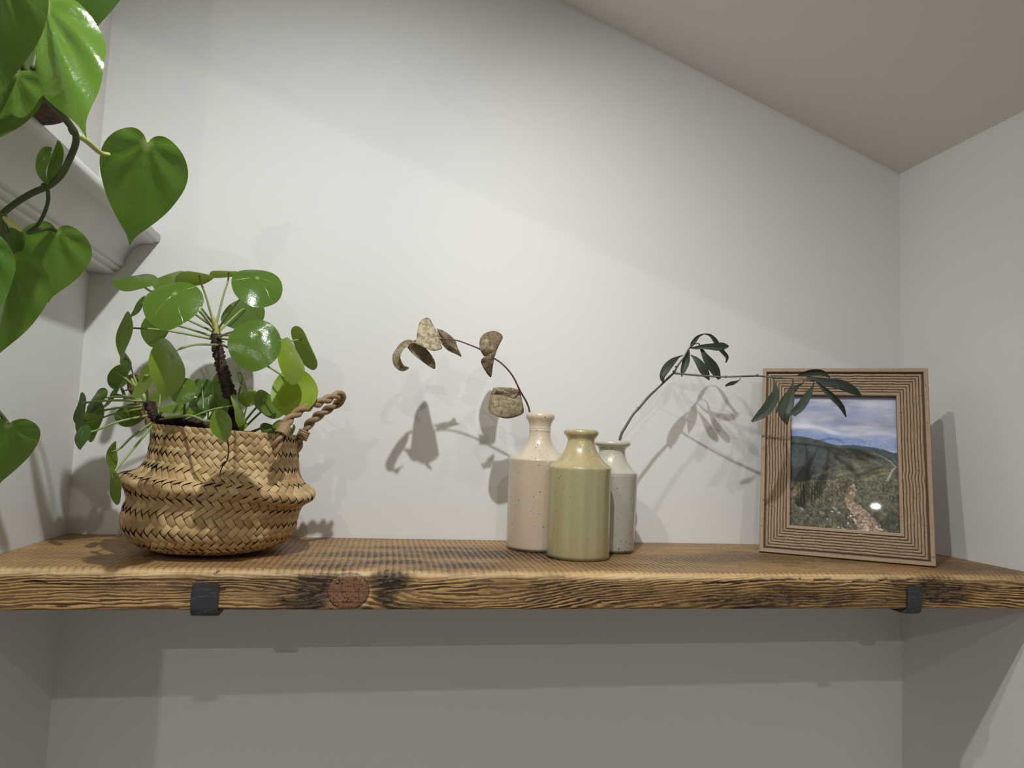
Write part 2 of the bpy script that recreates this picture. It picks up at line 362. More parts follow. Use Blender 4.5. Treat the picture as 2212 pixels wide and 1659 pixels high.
def build_shelf():
    nx = 1500; X = np.linspace(0.0005, W - 0.0005, nx)
    R = 0.008
    ytop = np.linspace(-0.001, -(SD - R), 100); a = np.linspace(0, pi / 2, 10)[1:]
    yr = -(SD - R) - R * np.sin(a); zr = -R + R * np.cos(a) * 1.0
    zf = np.linspace(-R, -ST + .003, 46)[1:]
    aa = np.linspace(0, pi / 2, 5)[1:]
    yb = -(SD - .003) - .003 * np.cos(aa); zb = -ST + .003 - .003 * np.sin(aa)
    yb2 = np.array([-.15, -.08, -.001])
    Y = np.concatenate([ytop, yr, np.full(len(zf), -SD), yb, yb2]); Z = np.concatenate([np.zeros(100), zr, zf, zb, np.full(3, -ST)])
    # arclength coordinate c across the section (front edge = 0 at top-front corner)
    sec = np.concatenate([[0], np.cumsum(np.hypot(np.diff(Y), np.diff(Z)))]); c0 = np.interp(100 + 4, np.arange(len(sec)), sec)
    cc = sec - c0                       # negative on top, positive on front
    Xg, Cg = np.meshgrid(X, cc, indexing='ij'); Yg = np.broadcast_to(Y, Xg.shape).copy(); Zg = np.broadcast_to(Z, Xg.shape).copy()
    front = np.clip((Cg + .001) / .006, 0, 1)
    front = front * (Yg < -.16)
    # knot in the front face
    kx, kz = 0.3165, -0.0192; kr_x, kr_z = .0178, .0158
    dx = Xg - kx; dz = Zg - kz; onf = (Cg > -0.004) & (Yg < -.19)
    rr = np.sqrt((dx / kr_x) ** 2 + (dz / kr_z) ** 2)
    knot = np.clip((1.0 - rr) / .06, 0, 1) * onf
    rim = np.exp(-((rr - 1.02) / .06) ** 2) * onf
    # grain phase: lines run along X; they bend round the knot
    defl = np.where(onf, np.sign(dz + 1e-6) * .0125 * np.exp(-(dx / .052) ** 2) * np.exp(-np.abs(dz) / .03), 0)
    warp = (fbm(Xg * 9, Cg * 40, 11) - .5) * .016 + (fbm(Xg * 2.2, Cg * 8 + 5, 12) - .5) * .02 + (noise2(Xg * 60, Cg * 260, 13) - .5) * .0012
    ztilt = .05 * (Xg - .5) * onf + .012 * np.sin(Xg * 9 + 1) * onf
    Gc = Cg - defl + warp + ztilt
    per = np.where(front > .5, .0029, .0052); grain = Gc / .0031
    grain = np.where(onf & (Cg > 0), Gc / .0033, Gc / .0066)
    skew = .25 * (Xg - .45)
    saw = (Xg + skew * Yg * .55 + .0035 * fbm(Xg * 6, Yg * 14, 21)) / .0062
    # charring
    ch = np.zeros_like(Xg)
    def blob(x, s, sx, ss, amp):
        nonlocal ch
        d = np.sqrt(((Xg - x) / sx) ** 2 + ((Cg - s) / ss) ** 2) + (fbm(Xg * 45, Cg * 90, 31) - .5) * 1.3
        ch = np.maximum(ch, amp * np.clip(1.45 - d, 0, 1))
    for b in [(.291, .013, .018, .013, 1.1), (.285, .020, .010, .016, 1.0), (.275, .030, .030, .009, .85), (.352, .008, .020, .009, .9), (.348, .022, .010, .010, .85), (.37, .031, .04, .006, .5), (.255, .016, .03, .012, .45),
              (.19, .012, .05, .010, .45), (.13, .012, .05, .006, .4), (.50, .012, .06, .009, .45), (.56, .018, .09, .010, .35), (.62, .020, .10, .010, .40), (.70, .026, .08, .010, .65), (.75, .020, .06, .012, .6),
              (.80, .022, .05, .010, .55), (.92, .012, .05, .010, .75), (.93, .022, .035, .008, .7), (.86, .025, .04, .006, .5),
              (.30, -.02, .035, .014, .75), (.36, -.045, .05, .015, .8), (.33, -.085, .06, .018, .7), (.42, -.025, .05, .018, .75), (.46, -.10, .08, .03, .9), (.52, -.085, .06, .03, .7), (.40, -.14, .09, .012, .6),
              (.56, -.12, .06, .03, .55), (.60, -.04, .08, .02, .35), (.68, -.08, .10, .03, .5), (.78, -.10, .12, .05, .5), (.90, -.10, .12, .06, .5), (1.0, -.05, .08, .05, .45), (.08, -.05, .04, .006, .3), (.25, -.08, .06, .02, .3)]: blob(*b)
    ch = np.clip(ch * 1.25, 0, 1)
    # shakes (open cracks) along the top right of the front
    crack = np.zeros_like(Xg)
    for (x0, s0, L, sl_) in [(.690, .0060, .055, -.03), (.735, .0045, .03, -.05), (.775, .0050, .028, -.10), (.845, .0055, .022, -.12), (.868, .0060, .036, -.14), (.20, .0025, .006, -.9), (.05, .0095, .02, 0), (.82, .006, .02, -.1), (.655, .0075, .05, -.01)]:
        t_ = (Xg - x0) / L; m = (t_ > 0) & (t_ < 1)
        dd = np.abs(Cg - (s0 + sl_ * (Xg - x0) + .0004 * np.sin(Xg * 400))); wv = .0009 * np.sin(np.clip(t_, 0, 1) * pi) + 1e-5
        crack = np.maximum(crack, m * np.clip(1.5 - dd / wv, 0, 1))
    ch = np.clip(np.maximum(ch, crack), 0, 1); ch = np.maximum(ch, np.clip(rim * .9, 0, 1)) * (1 - knot * .9)
    worn = np.exp(-((Cg - .0012) / .0042) ** 2) * (.75 + .5 * (fbm(Xg * 12, Cg * 60, 41) - .5)); worn = np.clip(worn, 0, 1) * (1 - np.clip(ch, 0, 1))
    worn = np.maximum(worn, np.clip((1.25 - rr) / .2, 0, 1) * (rr > 1.05) * .5 * onf)
    # relief
    lines = .5 + .5 * np.sin(grain * 2 * pi); sawr = (1 - (saw % 1.0)) ** .6 * (1 - worn)  + worn
    rel = -(1 - lines) * .00045 * front * (1 - knot) * (1 - worn * .8) - (1 - sawr) * .00032 * (1 - front) * (Yg < -.0) + (fbm(Xg * 30, Cg * 60, 51) - .5) * .0011 * front
    rel += -crack * .0018 - rim * .0006 + knot * .0003 + (fbm(Xg * 5, Cg * 10, 52) - .5) * .0016 * front
    rel[:, -7:] = 0
    nY = np.gradient(Z); nZ = -np.gradient(Y); nn = np.hypot(nY, nZ); nY = nY / nn; nZ = nZ / nn   # outward normal (y,z)
    Yn = Yg + rel * nY; Zn = Zg + rel * nZ
    Zn = np.where(onf | True, Zn, Zn)
    V = np.stack([Xg, Yn, Zn], -1)
    o = grid_mesh('scaffold_board_shelf', V, WOOD, None, True, dict(grain=grain, saw=saw, char=ch, front=front, knot=knot, knotr=rr * .5, worn=worn), closev=True)
    tag(o, 'thick charred wooden board shelf with a round knot in its front edge, spanning the alcove', 'shelf')
build_shelf()

# ------------------------------------------------------------------ brackets
def bracket(x0, x1, label):
    t = .0042; ztop = -.0122; b = empty('shelf_bracket', ((x0 + x1) / 2, -SD, -ST), label, 'bracket', 'iron lip brackets under the board')
    yo = -SD - .0008
    # outer path: lip top -> down -> bend -> back to wall
    def path(off):
        P = [(yo - off, ztop)]; P.append((yo - off, -ST - .001))
        r = .004 + 0; cy_, cz_ = yo + .004, -ST - .0008
        P = [(yo - off, ztop), (yo - off, ztop - .010), (yo - off, -ST + .003)]
        for a in np.linspace(0, pi / 2, 7)[1:]:
            P.append((yo + .0042 - (.0042 + off) * cos(a), -ST + .0032 - (.0042 + off) * sin(a)))
        P += [(-.10, -ST - .0010 - off), (-.0015, -ST - .0010 - off)]
        return P
    o_, i_ = path(t), path(0.0)
    ring = o_ + i_[::-1]; xs = [x0, x0 + .0012, x1 - .0012, x1]
    n = len(ring); vs = []
    for k, x in enumerate(xs):
        ins = .0009 if k in (0, 3) else 0
        for j, (y, z) in enumerate(ring):
            zz = z - (.0022 if (k in (0, 3) and j in (0, n - 1)) else 0)
            vs.append((x, y + (ins if j < len(o_) - 3 else 0), zz))
    fs = [(k * n + j, k * n + (j + 1) % n, (k + 1) * n + (j + 1) % n, (k + 1) * n + j) for k in range(3) for j in range(n)]
    m = len(o_)
    for k, rev in ((0, False), (3, True)):
        for j in range(m - 1):
            q = (k * n + j, k * n + j + 1, k * n + n - 2 - j, k * n + n - 1 - j); fs.append(q if rev else q[::-1])
    mesh_obj('lip_strap', vs, fs, IRON, b, False)
bracket(.1845, .2068, 'black iron lip bracket left of the knot, with pale scuff marks across it')
bracket(.8830, .8990, 'black iron lip bracket at the right end, below the picture frame')

# ------------------------------------------------------------------ stoneware bottles
def bottle(label, yc, xc, rows, mat, stone_lean=0.0, extra=None):
    """rows: (half width px, py) top -> bottom, measured at the silhouette; xc: centre px at py via linear"""
    base = None; prof = []
    for hw, py in rows:
        cxp = xc(py); A = at(cxp - hw, py, yc); B = at(cxp + hw, py, yc); prof.append(((B[0] - A[0]) / 2, (A[2] + B[2]) / 2))
    z0 = prof[-1][1]; prof = [(r, (z - z0)) for r, z in prof]
    top = prof[0]
    ps = resample([(r, z) for r, z in prof[::-1]], 90) if False else np.array(prof[::-1])
    # refine each span linearly but round it slightly
    fine = []
    for i in range(len(ps) - 1):
        for t in np.linspace(0, 1, 4)[:-1]: fine.append(ps[i] * (1 - t) + ps[i + 1] * t)
    fine.append(ps[-1]); fine = np.array(fine)
    for _ in range(2): fine[1:-1] = fine[1:-1] * .5 + (fine[:-2] + fine[2:]) * .25
    rt, zt = fine[-1]
    inner = [(rt - .0020, zt + .0004), (rt - .0045, zt - .0008), (rt - .0065, zt - .004), (rt - .0072, zt - .012), (rt - .006, zt - .022), (rt - .001, zt - .035), (rt * 1.2, zt - .045), (0.0003, zt - .047)]
    allp = np.vstack([[(0.0003, .0004), (fine[0][0] * .9, 0.0003)], fine, inner])
    cb = at(xc(rows[-1][1]), rows[-1][1], yc)
    o = grid_mesh('stoneware_bottle', lathe_V(allp, cb[0], yc, 72), mat, None, True, closev=True)
    o.data.transform(Matrix.Translation((-cb[0], -yc, 0))); o.location = (cb[0], yc, 0.0002)
    tag(o, label, 'bottle', 'old stoneware bottles on the shelf')
    o['kind_note'] = 0; del o['kind_note']
    return o, cb, fine
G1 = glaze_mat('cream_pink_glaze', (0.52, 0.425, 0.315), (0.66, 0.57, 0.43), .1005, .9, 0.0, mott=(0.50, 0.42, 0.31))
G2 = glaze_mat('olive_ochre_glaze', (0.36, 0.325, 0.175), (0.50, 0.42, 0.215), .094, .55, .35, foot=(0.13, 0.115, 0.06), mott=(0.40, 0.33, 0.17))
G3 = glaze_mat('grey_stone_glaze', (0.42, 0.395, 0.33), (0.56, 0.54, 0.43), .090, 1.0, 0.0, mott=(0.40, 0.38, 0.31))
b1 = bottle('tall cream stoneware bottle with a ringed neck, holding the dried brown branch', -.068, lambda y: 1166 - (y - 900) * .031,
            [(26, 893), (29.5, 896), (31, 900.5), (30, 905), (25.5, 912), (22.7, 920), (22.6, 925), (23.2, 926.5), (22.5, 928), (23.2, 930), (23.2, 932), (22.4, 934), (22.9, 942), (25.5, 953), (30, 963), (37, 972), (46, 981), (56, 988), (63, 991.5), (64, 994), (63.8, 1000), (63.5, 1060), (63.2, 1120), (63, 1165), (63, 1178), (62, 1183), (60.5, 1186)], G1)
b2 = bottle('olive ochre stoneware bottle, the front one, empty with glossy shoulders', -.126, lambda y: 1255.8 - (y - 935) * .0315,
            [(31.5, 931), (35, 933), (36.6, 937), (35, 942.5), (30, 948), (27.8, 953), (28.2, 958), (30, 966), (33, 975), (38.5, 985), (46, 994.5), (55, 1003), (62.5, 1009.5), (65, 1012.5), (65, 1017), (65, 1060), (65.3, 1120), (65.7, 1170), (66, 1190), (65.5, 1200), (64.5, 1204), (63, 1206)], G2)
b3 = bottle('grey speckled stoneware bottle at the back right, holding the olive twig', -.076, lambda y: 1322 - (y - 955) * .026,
            [(33, 949.5), (36.5, 951), (38.6, 955.5), (37, 960), (30, 963.5), (27.2, 968), (27, 975), (28.2, 983), (32, 993), (38, 1003), (45, 1011.5), (52, 1017), (54, 1019.5), (53.5, 1021.5), (54.2, 1023), (54, 1028), (53.2, 1060), (52.3, 1100), (51.3, 1150), (50.5, 1176), (49.5, 1183), (47, 1187)], G3)

# ------------------------------------------------------------------ picture frame
def reed_mat():
    t = NT('weathered_reeded_wood'); o = t.obj(); lu = t.attr('lu')['Fac']; lv = t.attr('lv')['Fac']; gr = t.attr('groove')['Fac']
    cx = t.n('CombineXYZ'); t.l(t.math('MULTIPLY', lu, 18), cx.inputs[0]); t.l(t.math('MULTIPLY', lv, 700), cx.inputs[1])
    fib = t.noise(cx.outputs[0], 1, 4, .65); c = t.mix(fib, (0.27, 0.185, 0.115), (0.44, 0.34, 0.24))
    c = t.mix(t.math('MULTIPLY', gr, .9), c, (0.065, 0.040, 0.024))
    c = t.mix(t.ramp(t.noise(t.map(o, (1, 1, 1)), 330, 3, .75), [(.60, 0.0), (.68, .8)]), c, (0.07, 0.04, 0.022))
    return t.end(t.bsdf(c, .62, t.bump(fib, .5, .0008), spec=.3))
REED = reed_mat()
FW, FH = .1874, .2326
froot = empty('picture_frame', (.7963, -.0741, 0.0006), 'reeded weathered-wood photo frame with a hill path landscape, leaning back beside the right wall', 'picture frame')
yaw, lean = -.556, .1932
fx = np.array([cos(yaw), sin(yaw), 0]); fn = np.array([fx[1], -fx[0], 0]); fu = np.array([0, 0, cos(lean)]) - fn * sin(lean); fnn = np.cross(fu, fx) * -1
fnn = fn * cos(lean) + np.array([0, 0, 1]) * sin(lean)
FO = np.array([.7963, -.0741, 0.0006 + .0005])
def fpt(a, b, d): return FO + fx * a + fu * b + fnn * d          # d towards the viewer
BW = .0345; nr = 7
def frame_section():
    s, h, g = [], [], []
    def add(a, b, c=0): s.append(a); h.append(b); g.append(c)
    add(0, -.016, 0); add(0, -.001); add(.0006, .0); add(.0044, .0); add(.0050, -.0008, .3); add(.0052, -.0040, 1); add(.0064, -.0040, 1)
    p = (.0300 - .0066) / nr
    for k in range(nr):
        a0 = .0066 + k * p
        for t_ in np.linspace(0, 1, 9)[:-1]:
            add(a0 + t_ * p, -.0040 + .0018 * (sin(pi * t_)) ** .6, max(0, 1 - sin(pi * t_) * 2.2))
    add(.0300, -.0040, 1); add(.0303, -.0042, 1); add(.0305, -.0022, .2); add(.0309, -.0016); add(.0338, -.0016); add(.0343, -.0020, .2); add(.0345, -.0026, .3); add(.0345, -.0110, .8)
    return np.array(s), np.array(h), np.array(g)
fs_, fh_, fg_ = frame_section()
for side in range(4):
    L = FW if side in (0, 2) else FH; n = 90; tt = np.linspace(0, 1, n)
    V = np.zeros((n, len(fs_), 3)); lu = np.zeros((n, len(fs_))); lv = np.zeros((n, len(fs_)))
    wig = noise1(n, 22, 60 + side, .00030)
    for j in range(len(fs_)):
        s = fs_[j]; a = s + (L - 2 * s) * tt
        sw = s + (wig * np.sin(tt * pi) if .007 < s < .0298 else 0); hh = fh_[j] + (noise1(n, 40, 90 + j, .00015) if .007 < s < .0298 else 0)
        if side == 0: p = [fpt(x, y, z) for x, y, z in zip(a, np.broadcast_to(sw, n), np.broadcast_to(hh, n))]
        elif side == 2: p = [fpt(x, FH - y, z) for x, y, z in zip(a, np.broadcast_to(sw, n), np.broadcast_to(hh, n))]
        elif side == 1: p = [fpt(FW - y, x, z) for x, y, z in zip(a, np.broadcast_to(sw, n), np.broadcast_to(hh, n))]
        else: p = [fpt(y, x, z) for x, y, z in zip(a, np.broadcast_to(sw, n), np.broadcast_to(hh, n))]
        V[:, j] = p; lu[:, j] = a + side * 3.3; lv[:, j] = s
    r = grid_mesh('frame_rail' if side in (0, 2) else 'frame_stile', V, REED, froot, True, dict(lu=lu, lv=lv, groove=np.broadcast_to(fg_, lu.shape)))
    m = r.modifiers.new('edge', 'EDGE_SPLIT'); m.split_angle = radians(50)
def quadbox(name, a0, a1, b0, b1, d0, d1, mat, parent):
    v = [fpt(a, b, d) for a in (a0, a1) for b in (b0, b1) for d in (d0, d1)]
    f = [(0, 1, 3, 2), (4, 6, 7, 5), (0, 4, 5, 1), (2, 3, 7, 6), (0, 2, 6, 4), (1, 5, 7, 3)]
    return recalc(mesh_obj(name, v, f, mat, parent, False))
BACK = bark_mat('fibreboard_back', (0.05, 0.035, 0.025), (0.09, 0.06, 0.04), 80, .1)
quadbox('backing_board', .004, FW - .004, .004, FH - .004, -.0158, -.0098, BACK, froot)
# easel leg behind
def easel():
    a, b = FW / 2 - .02, FW / 2 + .02
    top = [fpt(a + .006, FH * .72, -.016), fpt(b - .006, FH * .72, -.016)]
    foot = [np.array([*(fpt(a, 0, -.05) [:2]), 0.0012]), np.array([*(fpt(b, 0, -.05)[:2]), 0.0012])]
    v = top + foot + [p - fnn * .002 for p in top] + [p - fnn * .002 for p in foot]
    mesh_obj('easel_leg', v, [(0, 1, 3, 2), (4, 6, 7, 5), (0, 4, 5, 1), (2, 3, 7, 6), (0, 2, 6, 4), (1, 5, 7, 3)], BACK, froot, False)
easel()
def paint_landscape(nu, nv):
    U, Vv = np.meshgrid(np.linspace(0, 1, nu), np.linspace(0, 1, nv), indexing='ij')   # V: 0 top, 1 bottom
    def L(*c): return np.array(c) / 255.0
    img = np.zeros((nu, nv, 3))
    def put(mask, col): 
        m = np.clip(mask, 0, 1)[..., None]; img[:] = img * (1 - m) + np.asarray(col) * m
    def sm(x, w=.006): return np.clip(x / w + .5, 0, 1)
    n_ = lambda a, b, s, o=4: fbm(U * a + 3, Vv * b + 7, s, o)
    img[:] = L(150, 150, 165)
    put(np.ones_like(U), L(168, 168, 178)); put(np.clip(n_(4, 14, 1) * 2.4 - .75, 0, 1), L(128, 132, 152)); put(np.clip(n_(3, 20, 2) * 3 - 1.5, 0, 1) * .8, L(196, 194, 198))
    band = np.exp(-((Vv - (.335 + .04 * (U - .3))) / .05) ** 2); put(np.clip(band * 1.1 - (n_(5, 18, 3) - .5) * 1.3, 0, 1), L(118, 138, 180))
    put(np.exp(-((Vv - .245 - .06 * U + .02 * np.sin(U * 9)) / .018) ** 2) * n_(6, 10, 4) * 1.1, L(212, 210, 214)); put(sm(.03 - Vv, .03) * .45, L(120, 124, 140))
    H = lambda pts: np.interp(U, [p[0] for p in pts], [p[1] for p in pts])
    far = H([(0, .5), (.44, .385), (.52, .375), (.6, .372), (.75, .383), (.88, .40), (.95, .418), (1, .422)]) + (noise2(U * 40, U * 0, 9) - .5) * .003
    put(sm(Vv - far), L(62, 74, 80)); put(sm(Vv - far - .02) * n_(10, 20, 5), L(78, 88, 78))
    main = H([(0, .318), (.1, .322), (.2, .332), (.3, .35), (.46, .385), (.56, .395), (.66, .405), (.78, .425), (.9, .47), (1, .53)]) + (noise2(U * 30, U * 0, 19) - .5) * .004
    m = sm(Vv - main); put(m, L(84, 84, 72)); tx = fbm(U * 9 + Vv * 12, Vv * 40 - U * 16, 6, 5); put(m * np.clip(tx * 2.6 - 1.0, 0, 1) * .75, L(124, 118, 92)); put(m * np.clip(1.2 - tx * 2.4, 0, 1) * .7, L(52, 58, 54))
    vd = sm(.42 - U + .25 * (Vv - .4) * 0 + .5 * (.52 - Vv), .28) * m; put(vd * .8, L(46, 54, 58)); put(vd * np.clip(n_(14, 26, 8) * 2.2 - 1.1, 0, 1) * .5, L(86, 92, 84))
    put(np.exp(-(((U - .43) / .09) ** 2 + ((Vv - .455 + (U - .43) * .18) / .022) ** 2)) * .8, L(66, 66, 58))
    dp = np.exp(-(((U - .76) / .17) ** 2 + ((Vv - .555 + (U - .76) * .22) / .038) ** 2) * 1.3); put(np.clip(dp * 1.6 - n_(10, 20, 14) * .6, 0, 1) * .85, L(56, 56, 46))
    strk = fbm(U * 6 + 2, (Vv + U * .22) * 60, 15, 4); put(m * sm(Vv - .52, .06) * sm(.66 - Vv, .03) * np.clip(strk * 3 - 1.5, 0, 1) * .7, L(140, 132, 96)); put(m * sm(Vv - .5, .06) * sm(.66 - Vv, .03) * np.clip(1 - strk * 2.6, 0, 1) * .6, L(50, 50, 42))
    # ridge path at the right
    def stroke(pts, wd, col, al=1.0):
        px = [p[0] for p in pts]; 
        for (a, b, c, d) in zip(pts[:-1], pts[1:], wd[:-1], wd[1:]):
            ax, ay = a; bx, by = b; t_ = np.clip(((U - ax) * (bx - ax) * .6 + (Vv - ay) * (by - ay)) / (((bx - ax) ** 2) * .6 + (by - ay) ** 2 + 1e-9), 0, 1)
            dd = np.sqrt(((U - ax - t_ * (bx - ax)) * .78) ** 2 + (Vv - ay - t_ * (by - ay)) ** 2); ww = c + (d - c) * t_
            put(np.clip((ww - dd) / .0035 + .5, 0, 1) * al, col)
    stroke([(.78, .425), (.87, .455), (.93, .485), (.975, .525), (.94, .555), (.915, .60), (.895, .63)], [.0015, .002, .003, .004, .006, .008, .009], L(168, 160, 138), .9)
    # foreground field
    gnd = H([(0, .675), (.1, .665), (.2, .650), (.35, .64), (.55, .63), (.8, .632), (1, .625)]); g = sm(Vv - gnd); put(g, L(104, 98, 76))
    gt = n_(40, 60, 22, 4); put(g * np.clip(gt * 3 - 1.6, 0, 1) * .8, L(148, 138, 108)); put(g * np.clip(1.35 - gt * 2.6, 0, 1) * .8, L(52, 56, 38))
    rt_ = sm(U - .6 - .0 * Vv, .05) * g; put(rt_ * .6, L(82, 86, 68)); put(rt_ * np.clip(n_(30, 30, 23) * 3 - 1.5, 0, 1) * .6, L(46, 58, 38))
    tree = ((U - .09) / .135) ** 2 + ((Vv - .605 - .12 * (.1 - U)) / .055) ** 2; put(sm(1.05 - tree + (n_(30, 30, 24) - .5) * .9, .2) * .95, L(34, 38, 34))
    low = sm(Vv - (.80 + .04 * U), .05) * g; put(low * .7, L(66, 66, 54)); lt = n_(34, 44, 25, 5); put(low * np.clip(lt * 3 - 1.7, 0, 1), L(124, 122, 96)); put(low * np.clip(1.25 - lt * 2.6, 0, 1) * .9, L(32, 38, 30))
    # main path
    cp = [(.595, .665), (.605, .70), (.58, .74), (.55, .775), (.575, .815), (.63, .855), (.67, .90), (.70, .95), (.72, 1.02)]
    wd = [.008, .020, .026, .028, .034, .042, .058, .075, .09]; stroke(cp, wd, L(140, 122, 106), .92)
    pth = np.zeros_like(U); ccx = np.interp(Vv, [p[1] for p in cp], [p[0] for p in cp]); cw = np.interp(Vv, [p[1] for p in cp], wd) * (1.1 + 1.3 * np.clip((Vv - .84) / .08, 0, 1)) + (n_(30, 40, 33) - .5) * .12
    onp = np.clip((cw - np.abs(U - ccx)) / .02, 0, 1) * (Vv > .70); ro = n_(46, 90, 26, 3); put(onp * sm(Vv - .86, .04) * np.clip(ro * 5 - 2.8, 0, 1), L(196, 180, 164)); put(onp * sm(Vv - .86, .04) * np.clip(2.1 - ro * 5, 0, 1) * .9, L(64, 50, 44))
    put(onp * np.clip(n_(60, 60, 28) * 3 - 1.7, 0, 1) * .35, L(176, 156, 138)); put(sm(.5 - U, .3) * sm(Vv - .955, .03) * np.clip(n_(40, 60, 29) * 2.5 - 1, 0, 1) * .8, L(110, 84, 70))
    # dry stone wall, fences
    put(sm(U - .62) * sm(.88 - U) * np.exp(-((Vv - .652) / .016) ** 2) * np.clip(n_(60, 100, 30) * 2.5 - .6, 0, 1), L(86, 84, 70))
    for (x, y0, y1, t_) in [(.106, .655, .845, .006), (.135, .685, .86, .013), (.215, .67, .80, .008), (.24, .655, .79, .008), (.262, .665, .775, .006), (.285, .69, .80, .007), (.30, .70, .81, .006), (.34, .745, .80, .004), (.40, .735, .79, .004), (.445, .715, .765, .004), (.48, .69, .745, .005), (.515, .675, .73, .007), (.535, .655, .70, .006), (.62, .655, .695, .010), (.86, .645, .71, .008), (.915, .72, .77, .005), (.945, .73, .78, .005), (.985, .72, .78, .005)]:
        lean_ = (x - .25) * .8 if .2 < x < .31 else .04
        put((np.abs(U - x - lean_ * (Vv - y0)) < t_ * .75) * (Vv > y0) * (Vv < y1) * .9, L(44, 42, 36))
    for k in range(4): stroke([(.22, .70 + k * .025), (.30, .705 + k * .027)], [.0022, .0022], L(60, 58, 48), .9)
    for k in range(3): stroke([(.62, .655 + k * .012), (.86, .652 + k * .012)], [.0014, .0014], L(128, 122, 98), .8)
    stroke([(.12, .71), (.515, .69)], [.001, .001], L(70, 70, 58), .5)
    for (x, y, a) in [(.12, .865, .022), (.42, .845, .03), (.46, .875, .022), (.40, .87, .016), (.35, .925, .015), (.5, .985, .02), (.46, .98, .014), (.30, .97, .012)]:
        put(np.clip(1.3 - (((U - x) / a) ** 2 + ((Vv - y - (U - x) * .3) / (a * .33)) ** 2), 0, 1), L(160, 152, 138))
    dtl = (fbm(U * 70, Vv * 90, 77, 4) - .5)[..., None]; img *= 1 + dtl * (.25 + .40 * (Vv > .62)[..., None] + .3 * (Vv > .4)[..., None]) * (Vv > .34)[..., None]
    img += (rng.random(img.shape[:2])[..., None] - .5) * .03; img = np.clip(img, 0, 1)
    return np.where(img <= .04045, img / 12.92, ((img + .055) / 1.055) ** 2.4) * 1.55
nu, nv = 280, 360; PH = .0096
cols = paint_landscape(nu, nv)
A, B = np.meshgrid(np.linspace(BW - .001, FW - BW + .001, nu), np.linspace(FH - BW + .001, BW - .001, nv), indexing='ij')
Vp = FO + A[..., None] * fx + B[..., None] * fu + (-PH) * fnn
t = NT('printed_photograph'); PHOTO = t.end(t.bsdf(t.attr('Col')['Color'], .5, spec=.3))
ph = grid_mesh('landscape_photograph', Vp, PHOTO, froot, False, cols=cols.reshape(-1, 3)); ph['label'] = 'printed photograph of a stony path between fences towards green hills'
t = NT('picture_glass'); fr = t.n('Fresnel'); fr.inputs[0].default_value = 1.5; tr = t.n('BsdfTransparent'); gl = t.n('BsdfGlossy'); gl.inputs['Roughness'].default_value = .012; mx = t.n('MixShader')
t.l(fr.outputs[0], mx.inputs[0]); t.l(tr.outputs[0], mx.inputs[1]); t.l(gl.outputs[0], mx.inputs[2]); GLASS = t.end(mx.outputs[0])
quadbox('glass_pane', BW - .002, FW - BW + .002, BW - .002, FH - BW + .002, -.0088, -.0074, GLASS, froot)

# ------------------------------------------------------------------ woven belly basket
BY = -.113
rows = [(335, 640, 934), (333, 643, 955), (331, 645, 980), (327, 647, 1003), (319, 651, 1022), (303, 661, 1037), (280, 675, 1047), (268, 681, 1053), (267, 680, 1060), (276, 670, 1068), (284, 655, 1080),
        (284, 646, 1093), (277, 641, 1106), (271, 637, 1120), (269.5, 635, 1134), (274, 630, 1150), (287, 618, 1166), (309, 597, 1179), (345, 560, 1188), (390, 512, 1193)]
pr = []
for xl, xr, py in rows:
    A, B = at(xl, py, BY), at(xr, py, BY); pr.append(((B[0] - A[0]) / 2, (A[0] + B[0]) / 2, (A[2] + B[2]) / 2))
pr = np.array(pr); pr[:, 2] -= pr[-1, 2] - 0.0015
pr = resample(pr, 240)
ds = np.hypot(np.diff(pr[:, 0]), np.diff(pr[:, 2])); qd = np.concatenate([[0], np.cumsum(ds / (.5 * (pr[1:, 0] + pr[:-1, 0])))])
QMAX = qd[-1]; zq = pr[:, 2]
def bask(th, q, off=0.0):
    """surface point of the basket; th array, q array"""
    r = np.interp(q, qd, pr[:, 0]); cx = np.interp(q, qd, pr[:, 1]); z = np.interp(q, qd, pr[:, 2])
    zn = np.clip(z / .063, 0, 1.9)
    tl = np.interp(z, [0, .015, .04, .063, .08, .12], [0, .0, .035, .075, .06, .045])
    wob = .0016 * np.sin(3 * th + 1.1 + z * 30) * np.clip(zn, 0, 1) + .0010 * np.sin(5 * th + z * 60)
    lipw = np.exp(-((z - .0635) / .008) ** 2) * (.0022 * np.sin(4 * th + .6))
    rr = r + wob + off * 0
    x = cx + rr * np.cos(th); y = BY + rr * np.sin(th); z2 = z + lipw - tl * rr * np.cos(th)
    return np.stack([x, y, z2], -1)
def bnorm(th, q):
    e = 1e-3; a = bask(th + e, q) - bask(th - e, q); b = bask(th, np.clip(q + e * 3, 0, QMAX)) - bask(th, np.clip(q - e * 3, 0, QMAX))
    return unit(np.cross(b, a))
basket = empty('woven_basket', (pr[-1, 1], BY, 0.0), 'plaited golden seagrass belly basket with a folded lip at the left end of the board', 'basket')
th = np.linspace(0, 2 * pi, 120, endpoint=False); qq = np.linspace(0, QMAX, 110)
TT, QQ = np.meshgrid(th, qq, indexing='ij'); Nn = bnorm(TT, QQ)
sgn = 1 if (Nn[90, 5] @ np.array([0, -1, 0])) > 0 else -1
core = bask(TT, QQ) - sgn * Nn * .0011
inn = bask(TT[:, :40][:, ::-1], QQ[:, :40][:, ::-1]) - sgn * bnorm(TT[:, :40][:, ::-1], QQ[:, :40][:, ::-1]) * .0026
bot = np.repeat(np.array([[pr[-1, 1], BY, .0022]])[None], 120, 0)
V = np.concatenate([inn, core, bot], 1)
grid_mesh('basket_lining', V, CORE, basket, True, closeu=True)
ND = 60; DL = pi / ND; cand = []
nlev = int(QMAX / DL) + 2
